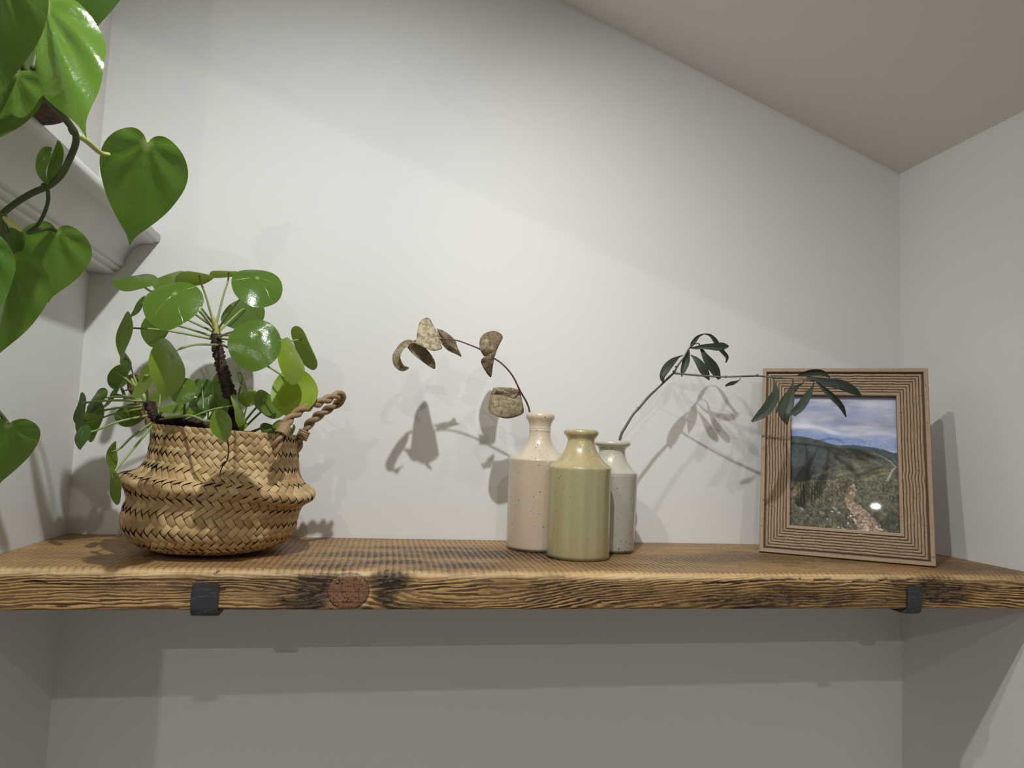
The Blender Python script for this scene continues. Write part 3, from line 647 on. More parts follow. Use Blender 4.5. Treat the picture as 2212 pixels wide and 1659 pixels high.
for lev in range(-2, nlev + 1):
    for s in range(0, 2 * ND):
        # i - j = lev, i + j = s (+ parity)
        if (s - lev) % 2: continue
        i = (s + lev) / 2; j = (s - lev) / 2
        if lev % 4 == 0: rect = (i, i + 2, j, j + 1, 0)
        elif lev % 4 == 2: rect = (i, i + 1, j - 1, j + 1, 1)
        else: continue
        qc = ((rect[0] + rect[1]) / 2 - (rect[2] + rect[3]) / 2) * DL; tc = ((rect[0] + rect[1]) / 2 + (rect[2] + rect[3]) / 2) * DL
        if qc < -.3 * DL or qc > QMAX - .2 * DL: continue
        cand.append((rect, tc, qc))
tcs = np.array([c[1] for c in cand]); qcs = np.array([c[2] for c in cand]); PC = bask(tcs, np.clip(qcs, 0, QMAX)); NC = sgn * bnorm(tcs, np.clip(qcs, 0.01, QMAX - .01))
view = CAM - PC; dist = np.linalg.norm(view, axis=1); fac = np.einsum('ij,ij->i', NC, view / dist[:, None]); rad = np.interp(qcs, qd, pr[:, 0])
score = np.where(fac > 0, fac * rad ** 2 / dist ** 2, 0); order = np.argsort(-score)
def strip_geo(rect):
    i0, i1, j0, j1, d = rect; m = .045
    nu_, nv_ = (6, 4)
    uu = np.linspace(0, 1, nu_); vv = np.linspace(0, 1, nv_); ex = .15
    jit = (random.random() - .5) * .09; wd = .90 + random.random() * .10
    if d == 0: I = i0 - ex + (i1 - i0 + 2 * ex) * uu[:, None] + 0 * vv; J = (j0 + j1) / 2 + jit * (uu[:, None] - .5) + (vv - .5) * (j1 - j0) * wd
    else: J = j0 - ex + (j1 - j0 + 2 * ex) * uu[:, None] + 0 * vv; I = (i0 + i1) / 2 + jit * (uu[:, None] - .5) + (vv - .5) * (i1 - i0) * wd
    T = (I + J) * DL; Q = np.clip((I - J) * DL, 0, QMAX)
    lift = .00055 + .00065 * np.sin(np.clip(uu, 0, 1) * pi)[:, None] ** .7 - .0014 * (np.abs(uu - .5)[:, None] > .49) ; lift = lift - .00035 * (2 * np.abs(vv - .5)) ** 4 + random.random() * .0003 + (random.random() - .35) * .0016 * (vv - .5)
    P = bask(T, Q) + sgn * bnorm(T, np.clip(Q, .004, QMAX - .004)) * lift[..., None]
    return P, np.broadcast_to(uu[:, None], (nu_, nv_)), np.broadcast_to(vv, (nu_, nv_))
rest = []; restu = []; restv = []; restt = []
for k, idx in enumerate(order):
    P, U_, V_ = strip_geo(cand[idx][0]); tone = random.random()
    if k < 300:
        grid_mesh('straw_strip', P, STRAW, basket, True, dict(tone=np.full(24, tone), lu=U_, lv=V_))
    else: rest.append(P); restu.append(U_); restv.append(V_); restt.append(np.full(24, tone))
vs = np.concatenate([p.reshape(-1, 3) for p in rest]); fs = []
for k in range(len(rest)):
    o_ = k * 24
    for a in range(5):
        for b in range(3): fs.append((o_ + a * 4 + b, o_ + (a + 1) * 4 + b, o_ + (a + 1) * 4 + b + 1, o_ + a * 4 + b + 1))
ro_ = mesh_obj('woven_straw_strips', vs, fs, STRAW, basket, True, dict(tone=np.concatenate(restt), lu=np.concatenate([u.ravel() for u in restu]), lv=np.concatenate([v.ravel() for v in restv]))); ro_['kind'] = 'stuff'

def rope(name, pts, r, parent, turns_per_m=42, nst=3, seed=0):
    P = resample(np.array([at(*p) for p in pts]), 90); T, N, B = frames(P); L = np.concatenate([[0], np.cumsum(np.linalg.norm(np.diff(P, axis=0), axis=1))])
    g = []
    for k in range(nst):
        a = L * turns_per_m * 2 * pi + k * 2 * pi / nst + seed; rr = r * .52
        C_ = P + rr * (np.cos(a)[:, None] * N + np.sin(a)[:, None] * B)
        V = tube_V(C_, r * .56 * (1 + noise1(90, 12, seed + k, .07)), 8); V = np.concatenate([V[:1] * 0 + C_[0], V, V[-1:] * 0 + C_[-1]])
        g.append((V, False, True, random.random()))
    vs, fs, tn, lu, lv, o = [], [], [], [], [], 0
    for V, cu, cv, tone in g:
        nu_, nv_ = V.shape[:2]
        for i in range(nu_ - 1):
            for j in range(nv_): fs.append((o + i * nv_ + j, o + (i + 1) * nv_ + j, o + (i + 1) * nv_ + (j + 1) % nv_, o + i * nv_ + (j + 1) % nv_))
        vs.append(V.reshape(-1, 3)); tn.append(np.full(nu_ * nv_, tone)); lu.append(np.repeat(np.arange(nu_) * .12, nv_)); lv.append(np.tile(np.arange(nv_) / nv_, nu_)); o += nu_ * nv_
    return mesh_obj(name, np.vstack(vs), fs, ROPE, parent, True, dict(tone=np.concatenate(tn), lu=np.concatenate(lu), lv=np.concatenate(lv)))
h1 = [(594, 978, -.190), (600, 957, -.194), (608, 936, -.192), (620, 912, -.186), (634, 898, -.180), (655, 884, -.172), (677, 875, -.163), (700, 866, -.154), (721, 857, -.146), (735, 853, -.138)]
h2 = [(735, 855, -.136), (739, 862, -.128), (727, 873, -.122), (709, 884, -.118), (689, 896, -.114), (672, 911, -.110), (661, 926, -.108), (652, 943, -.108), (643, 964, -.110), (637, 986, -.112)]
hr = rope('handle', h1 + h2[1:], .0046, basket, 38, 2, 3)
for nm, pts, rr in (('handle_binding', [(606, 940, -.194), (617, 921, -.189)], .0058), ('handle_binding', [(650, 949, -.1085), (659, 930, -.108)], .0056)):
    P = resample(np.array([at(*p) for p in pts]), 22); R_ = rr + .0007 * np.abs(np.sin(np.linspace(0, 4 * pi, 22)))
    V = tube_V(P, R_, 14); grid_mesh(nm, V, ROPE, basket, True, dict(tone=np.full(22 * 14, .7), lu=np.tile(np.arange(14) / 3., (22, 1)), lv=np.repeat(np.linspace(0, 1, 22)[:, None], 14, 1)), closev=True)
lh = [(352, 935, -.095), (345, 908, -.093), (332, 880, -.092), (318, 850, -.094), (303, 826, -.098), (289, 817, -.104), (281, 823, -.110), (288, 842, -.114), (300, 866, -.116), (313, 892, -.116), (330, 925, -.115)]
rope('handle', lh, .0044, basket, 38, 2, 9)

# ------------------------------------------------------------------ leaves
def cam_axes(C):
    v = unit(C - CAM); r = unit(RC[:, 0] - v * (RC[:, 0] @ v)); return v, r, np.cross(r, v)
def depth_of(C): return float((C - CAM) @ RC[:, 1])
def round_leaf(cx, cy, a, b, ang, y, under=False, tone=.2, flip=1, mat=None, parent=None, name='leaf', dome=.16, k=0):
    C = at(cx, cy, y); s = depth_of(C) / FPX; v, r, u = cam_axes(C); R = a * s; an = radians(ang)
    m = cos(an) * r + sin(an) * u; n2 = -sin(an) * r + cos(an) * u
    if n2[2] < 0: n2 = -n2; m = -m
    ct = min(.995, max(.12, b / a)); stt = math.sqrt(1 - ct * ct) * flip
    e2 = n2 * ct + v * stt; N = np.cross(m, e2); tow = -1 if N @ v > 0 else 1; N = N * tow            # towards the camera
    if under: N = -N
    up = np.array([0, 0, 1.0]); up = up - N * (up @ N); up = unit(up) if np.linalg.norm(up) > .05 else e2
    sd = np.cross(N, up)
    nr_, na = 9, 36; ph = np.linspace(0, 2 * pi, na, endpoint=False); rg = np.random.default_rng(int(cx * 7 + cy))
    p1, p2, p3 = rg.random(3) * 6.28
    out = 1 + .035 * np.cos(2 * ph) + .07 * np.exp(-((np.minimum(ph, 2 * pi - ph)) / .33) ** 2) + .018 * np.sin(3 * ph + p1)
    rad = np.linspace(0, 1, nr_); RR, PPh = np.meshgrid(rad, ph, indexing='ij'); O = RR * out[None]
    # polar fan round the attach point, blended to the outline
    at_u = .36; U = -np.cos(PPh) * O; S_ = np.sin(PPh) * O; U = U + at_u * (1 - RR ** 1.0) ; 
    hgt = -dome * (U ** 2 + S_ ** 2) * (.8 + .4 * rg.random()) + .055 * np.sin(3 * PPh + p2) * RR ** 3 + .05 * np.sin(2 * PPh + p3) * RR ** 2 - .03 * np.exp(-RR ** 2 / .02)
    hgt = hgt + dome * .35
    P = C + R * (U[..., None] * up + S_[..., None] * sd + hgt[..., None] * N)
    att = C + R * (at_u * up + (hgt[0, 0]) * N)
    # ring grid: (na, nr) with closed u ; orientation so that face normal = N
    V = P.transpose(1, 0, 2)
    f = np.cross(V[1, 4] - V[0, 4], V[0, 5] - V[0, 4])
    if f @ N < 0: V = V[::-1]; U = U[:, ::-1]; S_ = S_[:, ::-1]
    o = grid_mesh(name, V, mat or PILEA, parent, True, dict(lu=(U - at_u).T, lv=S_.T, tone=np.full(V.shape[:2], tone)), closeu=True)
    return att, N, R
def petiole(p0, p1, N, r0, parent, mat=None, sag=.0, name='petiole'):
    p0 = np.asarray(p0); p1 = np.asarray(p1) - N * .0006; L = np.linalg.norm(p1 - p0); mid = (p0 + p1) / 2 + np.array([0, 0, 1]) * sag * L
    pre = p1 - N * .07 * L + (p0 - p1) * .10
    P = resample(np.array([p0, mid * .6 + (p0 * .35 + pre * .65) * .4, pre, p1]), 18)
    return tube(name, P, np.linspace(r0 * 1.15, r0 * .85, 18), mat or PETIOLE, parent, 7)

plant = empty('coin_leaf_plant', (.175, BY, .10), 'round-leaved green plant on a knobbly dark stem growing out of the woven basket', 'plant')
def trunk(name, pts, rr, parent, mat=TRUNK, seed=1, nub=.0012):
    P = resample(np.array([at(*p) for p in pts]), 110); V = tube_V(P, np.interp(np.linspace(0, 1, 110), np.linspace(0, 1, len(rr)), rr), 14); C_ = P[:, None]
    rg = np.random.default_rng(seed); D = unit(V - C_); V = V + D * (nub * (rg.random(V.shape[:2]) ** 2)[..., None] + (nub * .25 * rg.random(110))[:, None, None])
    V = np.concatenate([V[:1] * 0 + P[0], V, V[-1:] * 0 + P[-1]]); return grid_mesh(name, V, mat, parent, True, closev=True), P
tr1, TP1 = trunk('stem', [(513, 945, -.118), (508, 905, -.118), (499, 862, -.120), (487, 820, -.120), (477, 785, -.119), (470, 752, -.118), (466, 722, -.118)], [.0052, .0054, .0055, .0050, .0045, .0043, .0038], plant, nub=.0022)
tr2, TP2 = trunk('stem', [(470, 944, -.118), (440, 918, -.124), (400, 910, -.130), (362, 912, -.134), (338, 905, -.136), (325, 885, -.138), (316, 868, -.138)], [.0034, .0036, .0036, .0036, .0038, .0034, .0024], plant, seed=4, nub=.0020)
tube('stem_tip', resample(np.array([at(466, 724, -.118), at(467, 708, -.119), at(462, 693, -.120), at(456, 680, -.121)]), 14), np.array([.0042, .0045, .0044, .004, .0038, .0034, .0031, .0028, .0026, .0024, .002, .0018, .0014, .0008]), stalk_mat('young_stem_tip', (.42, .34, .10), (.30, .30, .09)), plant)
tube('stem_tip', resample(np.array([at(318, 870, -.138), at(308, 852, -.138), at(292, 834, -.136), at(284, 818, -.134)]), 12), np.linspace(.0028, .0012, 12), PETIOLE, plant)
# thin scales standing off the stem
g = []
for k in range(70):
    i = random.randint(4, 104); a = random.random() * 2 * pi; T_ = unit(TP1[min(i + 1, 109)] - TP1[i]); s_ = unit(np.cross(T_, [cos(a), sin(a), .2])); r_ = .0048
    b_ = TP1[i] + s_ * r_; t_ = b_ + s_ * (.001 + random.random() * .0026) + T_ * (random.random() - .5) * .003
    g.append((tube_V(np.array([b_, (b_ + t_) / 2, t_]), np.array([.0008, .0006, .0002]), 5), False, True, .5))
joined('stem_scales', g, TRUNK, plant, kind='stuff')
T0 = (466, 716, -.119)
LV = [  # cx, cy, a, b, ang, y, under, tone, flip, start(px,py,y)
 (373, 652, 63, 46, 18, -.310, 0, .12, 1, (462, 712, -.121)), (292, 604, 46, 15, 4, -.190, 0, .15, 1, (460, 706, -.119)), (364, 601, 36, 13, 24, -.110, 0, .30, 1, (461, 700, -.118)),
 (419, 598, 40, 15, 4, -.130, 1, .10, -1, (459, 690, -.120)), (301, 664, 27, 6, 57, -.120, 1, .0, 1, (460, 716, -.118)), (273, 726, 51, 13, 80, -.150, 1, .35, 1, (462, 733, -.119)),
 (337, 710, 38, 27, 72, -.090, 1, .05, 1, (463, 728, -.118)), (366, 792, 60, 34, 96, -.290, 0, .55, 1, (472, 745, -.121)),
 (556, 615, 55, 39, -14, -.210, 0, .10, 1, (470, 712, -.117)), (484, 589, 29, 8, 2, -.110, 1, .3, -1, (466, 706, -.117)), (526, 682, 47, 31, 12, -.080, 1, .05, 1, (473, 716, -.116)),
 (551, 741, 57, 52, 8, -.280, 0, .10, 1, (470, 728, -.121)), (661, 748, 48, 18, -66, -.120, 1, .10, -1, (474, 724, -.118)), (631, 779, 49, 25, -76, -.200, 0, .85, 1, (474, 731, -.119)),
 (636, 849, 51, 48, 20, -.165, 1, .95, 1, (474, 742, -.118)), 
 (257, 815, 26, 20, 70, -.130, 1, .05, 1, (300, 845, -.137)), (269, 783, 23, 10, 100, -.110, 1, .10, 1, (300, 842, -.137)), (316, 824, 38, 15, 62, -.190, 1, .55, 1, (318, 870, -.140)),
 (395, 843, 29, 26, 40, -.190, 0, .20, 1, (398, 912, -.131)), (437, 838, 22, 20, 30, -.110, 1, .0, 1, (440, 918, -.125)),
 (207, 863, 29, 12, 58, -.135, 0, .15, 1, (312, 864, -.138)), (178, 884, 35, 10, 84, -.150, 1, .0, 1, (316, 866, -.138)), (206, 908, 44, 19, 82, -.130, 1, .30, 1, (322, 875, -.138)),
 (174, 921, 18, 12, 90, -.125, 1, .25, 1, (322, 880, -.138)), (176, 942, 27, 13, 76, -.160, 0, .05, 1, (330, 895, -.138)), (241, 862, 27, 5, 56, -.120, 1, .0, 1, (318, 872, -.138)),
 (281, 899, 31, 23, 10, -.110, 1, .05, 1, (325, 885, -.138)), (268, 850, 14, 4, 105, -.120, 0, .1, 1, (292, 840, -.136)),
 (239, 988, 34, 10, 89, -.150, 1, .45, 1, (336, 908, -.136)), (252, 1047, 39, 11, 103, -.185, 1, .40, -1, (337, 910, -.137)),
 (370, 877, 30, 11, 8, -.150, 0, .45, 1, (338, 900, -.137)), (346, 855, 23, 13, 20, -.110, 1, .3, 1, (340, 905, -.136)), (330, 948, 17, 7, 95, -.085, 1, .0, 1, (345, 912, -.134)),
 (519, 818, 37, 6, -78, -.130, 1, .45, 1, (505, 925, -.118)), (537, 858, 21, 17, 20, -.100, 0, .6, 1, (520, 930, -.112)), (572, 871, 29, 21, -52, -.125, 1, .35, 1, (515, 928, -.116)),
 (588, 881, 30, 23, -20, -.105, 1, .25, 1, (520, 932, -.110)), (517, 884, 34, 10, -74, -.150, 0, .75, 1, (395, 908, -.135)), (473, 836, 29, 18, 100, -.100, 1, .10, 1, (470, 935, -.110)),
 (450, 868, 24, 20, 0, -.115, 1, .05, 1, (448, 935, -.115)), (481, 882, 21, 13, 80, -.130, 0, .45, 1, (478, 938, -.118)), (481, 917, 34, 22, 106, -.240, 0, .30, 1, (345, 906, -.140)),
 (578, 928, 18, 12, -24, -.120, 1, .15, 1, (535, 935, -.112)), (598, 918, 17, 9, 40, -.110, 0, .60, 1, (540, 935, -.108)), (630, 935, 18, 5, 65, -.120, 1, .6, 1, (560, 940, -.110)),
 (524, 919, 11, 9, 20, -.135, 0, .55, 1, (515, 936, -.118)), (437, 897, 9, 7, 10, -.140, 1, .1, 1, (436, 930, -.120)), (413, 886, 24, 15, -10, -.100, 0, .5, 1, (430, 925, -.110)),
 (446, 912, 22, 8, -6, -.110, 0, .55, 1, (452, 935, -.108)), (378, 900, 22, 8, 12, -.105, 0, .5, 1, (405, 915, -.115)), (428, 876, 20, 13, -20, -.090, 1, .2, 1, (430, 925, -.105)),
 (466, 900, 18, 12, 50, -.095, 1, .3, 1, (470, 935, -.105)), (500, 868, 20, 8, 70, -.085, 1, .2, 1, (500, 935, -.105))]
for (cx, cy, a, b, ang, y, un, tone, flip, st) in LV:
    A_, N_, R_ = round_leaf(cx, cy, a, b, ang, y, bool(un), tone, flip, PILEA, plant)
    petiole(at(*st), A_, N_ , .0011 if a > 24 else .0008, plant, sag=.05)
# inner pot and soil
zr = .095; cxr = float(np.interp(zr, pr[::-1, 2], pr[::-1, 1]))
V = lathe_V([(.0003, .004), (.050, .004), (.053, .008), (.066, .094), (.067, .100), (.064, .100), (.0625, .094), (.062, .086)], pr[-1, 1] + .004, BY, 48); V[..., 0] += (V[..., 2] * .06)
grid_mesh('grow_pot', V, bark_mat('plastic_grow_pot', (.02, .018, .016), (.03, .026, .022), 30, .05), plant, True, closev=True)
aa = np.linspace(0, 2 * pi, 40, endpoint=False); rr_ = np.linspace(0, .063, 14)
V = np.stack([pr[-1, 1] + .0095 + rr_[None] * np.cos(aa)[:, None], BY + rr_[None] * np.sin(aa)[:, None], .088 + .004 * np.random.default_rng(3).random((40, 14)) * (rr_ > 0) - .03 * (rr_ / .063) ** 8 * .1], -1)
so = grid_mesh('soil', V, SOIL, plant, True, closeu=True); so['kind'] = 'stuff'
tube('dried_tendril', resample(np.array([at(490, 946, -.2145), at(493, 960, -.213), at(494, 978, -.212), at(490, 995, -.213), at(482, 1006, -.217), at(477, 1016, -.221), at(475, 1027, -.226)]), 26), .00055, TRUNK, plant, 5)
tube('dried_tendril', resample(np.array([at(490, 996, -.2135), at(485, 999, -.2150), at(479, 1005, -.2175), at(476, 1006, -.219)]), 8), np.array([.0005, .0006, .0008, .0009, .0009, .0008, .0006, .0003]), TRUNK, plant, 5)

# ------------------------------------------------------------------ generic blades and patches
def blade(pts, wpx, mat, parent, fold=.35, tilt=0.0, tone=.3, name='leaf', n=26, nv=7, under=False, curl=0.0):
    """pts (px,py,y) midrib; wpx full widths in px along it"""
    P = resample(np.array([at(*p) for p in pts]), n); T = unit(np.gradient(P, axis=0)); L = np.linspace(0, 1, n)
    wd = np.interp(L, np.linspace(0, 1, len(wpx)), wpx); wd = np.convolve(np.pad(wd, 1, 'edge'), [.25, .5, .25], 'valid'); V = np.zeros((n, nv, 3)); U_ = np.zeros((n, nv)); V_ = np.zeros((n, nv))
    for i in range(n):
        v, r, u = cam_axes(P[i]); s = depth_of(P[i]) / FPX; side = unit(np.cross(T[i], v)); nn = unit(np.cross(side, T[i]))
        if nn @ v > 0: nn = -nn
        tl = tilt if np.isscalar(tilt) else np.interp(L[i], np.linspace(0, 1, len(tilt)), tilt)
        sd = side * cos(tl) + nn * sin(tl); nz = nn * cos(tl) - side * sin(tl); hw = .5 * wd[i] * s / max(.25, abs(cos(tl)))
        for j in range(nv):
            q = 2 * j / (nv - 1) - 1
            V[i, j] = P[i] + sd * hw * q + nz * hw * (fold * abs(q) - curl * q * q); U_[i, j] = L[i]; V_[i, j] = q
    f = np.cross(V[n // 2 + 1, 3] - V[n // 2, 3], V[n // 2, 4] - V[n // 2, 3]); v0 = unit(P[n // 2] - CAM)
    if (f @ v0 > 0) != under: V = V[:, ::-1]; V_ = V_[:, ::-1]
    return grid_mesh(name, V, mat, parent, True, dict(lu=U_, lv=V_, tone=np.full((n, nv), tone)))
def patch(outline, c, y, gx, gy, bulge, mat, parent, tone=.5, name='leaf', wav=.0008, thick=.00035, seed=0, nr_=7, na=60):
    out = np.array(outline + outline[:1], float); Q = resample(out, na + 1)[:-1]; rg = np.random.default_rng(seed + int(c[0])); rad = np.linspace(0, 1, nr_)
    V = np.zeros((na, nr_, 3)); U_ = np.zeros((na, nr_)); V_ = np.zeros((na, nr_)); p = rg.random(4) * 6; S_ = max(np.ptp(out[:, 0]), np.ptp(out[:, 1])) / 2
    for j, r in enumerate(rad):
        for i in range(na):
            px = c[0] + (Q[i, 0] - c[0]) * r; py = c[1] + (Q[i, 1] - c[1]) * r; a = 2 * pi * i / na
            d = y + gx * (px - c[0]) * .0005 + gy * (py - c[1]) * .0005 + bulge * r * r + wav * (sin(3 * a + p[0]) + sin(5 * a + p[1]) * .6) * r * r * 2
            V[i, j] = at(px, py, d); U_[i, j] = (px - c[0]) / S_; V_[i, j] = (py - c[1]) / S_
    f = np.cross(V[1, 4] - V[0, 4], V[0, 5] - V[0, 4]); v0 = unit(V[0, 0] - CAM)
    if f @ v0 > 0: V = V[::-1]; U_ = U_[::-1]; V_ = V_[::-1]
    o = grid_mesh(name, V, mat, parent, True, dict(lu=U_, lv=V_, tone=np.full((na, nr_), tone)), closeu=True)
    if thick: m = o.modifiers.new('thickness', 'SOLIDIFY'); m.thickness = thick; m.offset = 0
    return o

# ------------------------------------------------------------------ dried branch in the cream bottle
def dried_mat():
    t = NT('dried_leaf'); o = t.obj(); tone = t.attr('tone')['Fac']; U = t.attr('lu')['Fac']; V = t.attr('lv')['Fac']
    n = t.noise(o, 210, 5, .75); c = t.mix(tone, (0.15, 0.105, 0.055), (0.62, 0.53, 0.36)); c = t.mix(t.ramp(n, [(.44, 0.0), (.62, .85)]), c, (0.11, 0.075, 0.035))
    wv = t.n('TexVoronoi', feature='DISTANCE_TO_EDGE'); t.l(t.map(o, (1, 1, 1)), wv.inputs['Vector']); wv.inputs['Scale'].default_value = 190; ve = t.math('LESS_THAN', wv.outputs['Distance'], .04)
    c = t.mix(t.math('MULTIPLY', ve, .3), c, (0.62, 0.52, 0.33)); ab = t.math('ABSOLUTE', V); mid = t.math('LESS_THAN', ab, .03); c = t.mix(t.math('MULTIPLY', mid, .4), c, (0.20, 0.13, 0.07))
    nb = t.bump(t.math('ADD', n, t.math('MULTIPLY', ve, .3)), .6, .0010); b = t.bsdf(c, .6, nb, spec=.3); tr = t.n('BsdfTranslucent'); t.l(c, tr.inputs[0]); m = t.n('MixShader'); m.inputs[0].default_value = .15; t.l(b, m.inputs[1]); t.l(tr.outputs[0], m.inputs[2]); return t.end(m.outputs[0])
DRY = dried_mat(); TWIG = stalk_mat('reddish_twig', (0.16, 0.075, 0.05), (0.10, 0.05, 0.035))
db = empty('dried_branch', (*at(1150, 900, -.068)[:2], .12), 'arching twig with curled brown dried leaves standing in the cream bottle', 'branch')
stem_px = [(1158, 960, -.062), (1145, 893, -.066), (1138, 870, -.070), (1124, 845, -.087), (1108, 813, -.094), (1088, 789, -.099), (1066, 773, -.101), (1038, 755, -.102), (1012, 744, -.102), (985, 735, -.102), (953, 732, -.102), (920, 738, -.102), (897, 738, -.101), (886, 740, -.101)]
tube('twig', resample(np.array([at(*p) for p in stem_px]), 80), np.linspace(.0013, .0006, 80), TWIG, db, 7)
for p in [(1121, 843, -.087), (1124, 847, -.087), (897, 737, -.101)]:
    c_ = at(*p); tube('leaf_node', np.array([c_ - [.0012, 0, 0], c_, c_ + [.0012, 0, .0004]]), [.0008, .0016, .0007], TWIG, db, 6)
patch([(902, 712), (899, 735), (897, 741), (915, 750), (932, 757), (945, 757), (955, 753), (953, 745), (950, 735), (947, 722), (938, 707), (928, 688), (918, 687), (907, 695)], (925, 727), -.115, .25, -.7, .004, DRY, db, .85)
patch([(943, 709), (955, 713), (970, 722), (983, 735), (988, 750), (997, 770), (985, 765), (968, 757), (956, 745), (951, 735), (948, 722)], (966, 740), -.097, .5, .6, .003, DRY, db, .62)
patch([(880, 751), (886, 742), (893, 740), (910, 745), (923, 756), (935, 772), (940, 785), (939, 797), (925, 790), (905, 775), (890, 763)], (910, 765), -.108, -.3, .5, -.004, DRY, db, .18)
blade([(893, 738, -.101), (881, 742, -.108), (868, 752, -.113), (859, 768, -.115), (861, 783, -.113), (870, 794, -.108), (883, 795, -.105)], [4, 13, 15, 14, 17, 19, 15, 3], DRY, db, fold=.5, tilt=.5, tone=.45)
patch([(1035, 742), (1039, 728), (1050, 719), (1066, 715), (1077, 718), (1086, 728), (1080, 742), (1073, 757), (1068, 771), (1058, 770), (1043, 762)], (1062, 738), -.085, .2, -.8, .003, DRY, db, .10)
patch([(1037, 742), (1043, 735), (1053, 732), (1063, 738), (1067, 748), (1066, 758), (1061, 768), (1048, 770), (1041, 763), (1036, 752)], (1052, 750), -.107, 0, .3, .004, DRY, db, .55)
patch([(1052, 768), (1066, 762), (1067, 776), (1064, 795), (1061, 814), (1055, 811), (1046, 798), (1039, 782), (1042, 774)], (1055, 783), -.112, .4, .5, .003, DRY, db, .22)
patch([(1066, 838), (1094, 837), (1118, 841), (1123, 846), (1128, 866), (1131, 890), (1118, 899), (1095, 904), (1072, 899), (1057, 889), (1056, 872), (1060, 852)], (1094, 872), -.092, .1, -.35, .005, DRY, db, .42, thick=.0005)
patch([(1066, 838), (1094, 837), (1118, 842), (1123, 846), (1118, 853), (1110, 860), (1096, 863), (1085, 858), (1076, 850)], (1096, 849), -.0905, .05, .30, .002, DRY, db, .50, thick=.0005)

# ------------------------------------------------------------------ olive twig in the grey bottle
def olive_mat():
    t = NT('dry_olive_leaf'); o = t.obj(); U = t.attr('lu')['Fac']; V = t.attr('lv')['Fac']; tone = t.attr('tone')['Fac']; n = t.noise(o, 200, 4, .6)
    c = t.mix(tone, (0.012, 0.019, 0.012), (0.070, 0.092, 0.060)); c = t.mix(t.math('MULTIPLY', n, .5), c, (0.025, 0.034, 0.024)); ab = t.math('ABSOLUTE', V)
    e = t.math('MAXIMUM', t.math('LESS_THAN', ab, .07), t.math('GREATER_THAN', ab, .93)); c = t.mix(t.math('MULTIPLY', e, .75), c, (0.012, 0.016, 0.010))
    return t.end(t.bsdf(c, .5, t.bump(n, .3, .0006), spec=.35))
OLV = olive_mat(); OTW = stalk_mat('olive_twig_bark', (0.13, 0.13, 0.105), (0.065, 0.065, 0.055))
ob = empty('olive_twig', (*at(1338, 950, -.076)[:2], .10), 'forked twig with narrow dark green leaves in the grey bottle, reaching over the frame', 'branch')
OY = -.078
tube('twig', resample(np.array([at(*p) for p in [(1330, 1000, -.074), (1340, 945, -.076), (1352, 921, -.076), (1368, 895, -.076), (1380, 882, -.075), (1400, 858, -.074), (1418, 841, -.073), (1440, 820, -.072), (1456, 805, -.072)]]), 60), np.linspace(.0017, .0013, 60) * (1 + noise1(60, 14, 5, .06)), OTW, ob, 8)
tube('twig', resample(np.array([at(*p) for p in [(1456, 806, -.072), (1464, 790, -.071), (1477, 772, -.070), (1489, 752, -.069), (1500, 738, -.068)]]), 30), np.linspace(.0013, .0007, 30), OTW, ob, 8)
tube('twig', resample(np.array([at(*p) for p in [(1456, 806, -.072), (1475, 808, -.078), (1510, 811, -.088), (1560, 814, -.101), (1600, 813, -.111), (1637, 812, -.120), (1665, 815, -.128), (1700, 817, -.136), (1735, 819, -.146), (1760, 823, -.154)]]), 80), np.linspace(.0012, .0008, 80) * (1 + noise1(80, 30, 6, .10)), OTW, ob, 8)
for p, r in [((1456, 803, -.072), .0026), ((1379, 882, -.075), .0022), ((1568, 814, -.103), .0016), ((1636, 811, -.120), .0019), ((1688, 816, -.133), .0013), ((1461, 793, -.071), .0014), ((1757, 822, -.153), .0018)]:
    c_ = at(*p); tube('bud_node', np.array([c_ + [-.0018, 0, .0006], c_, c_ + [.0018, 0, -.0004]]), [.0006, r, .0006], OTW, ob, 7)
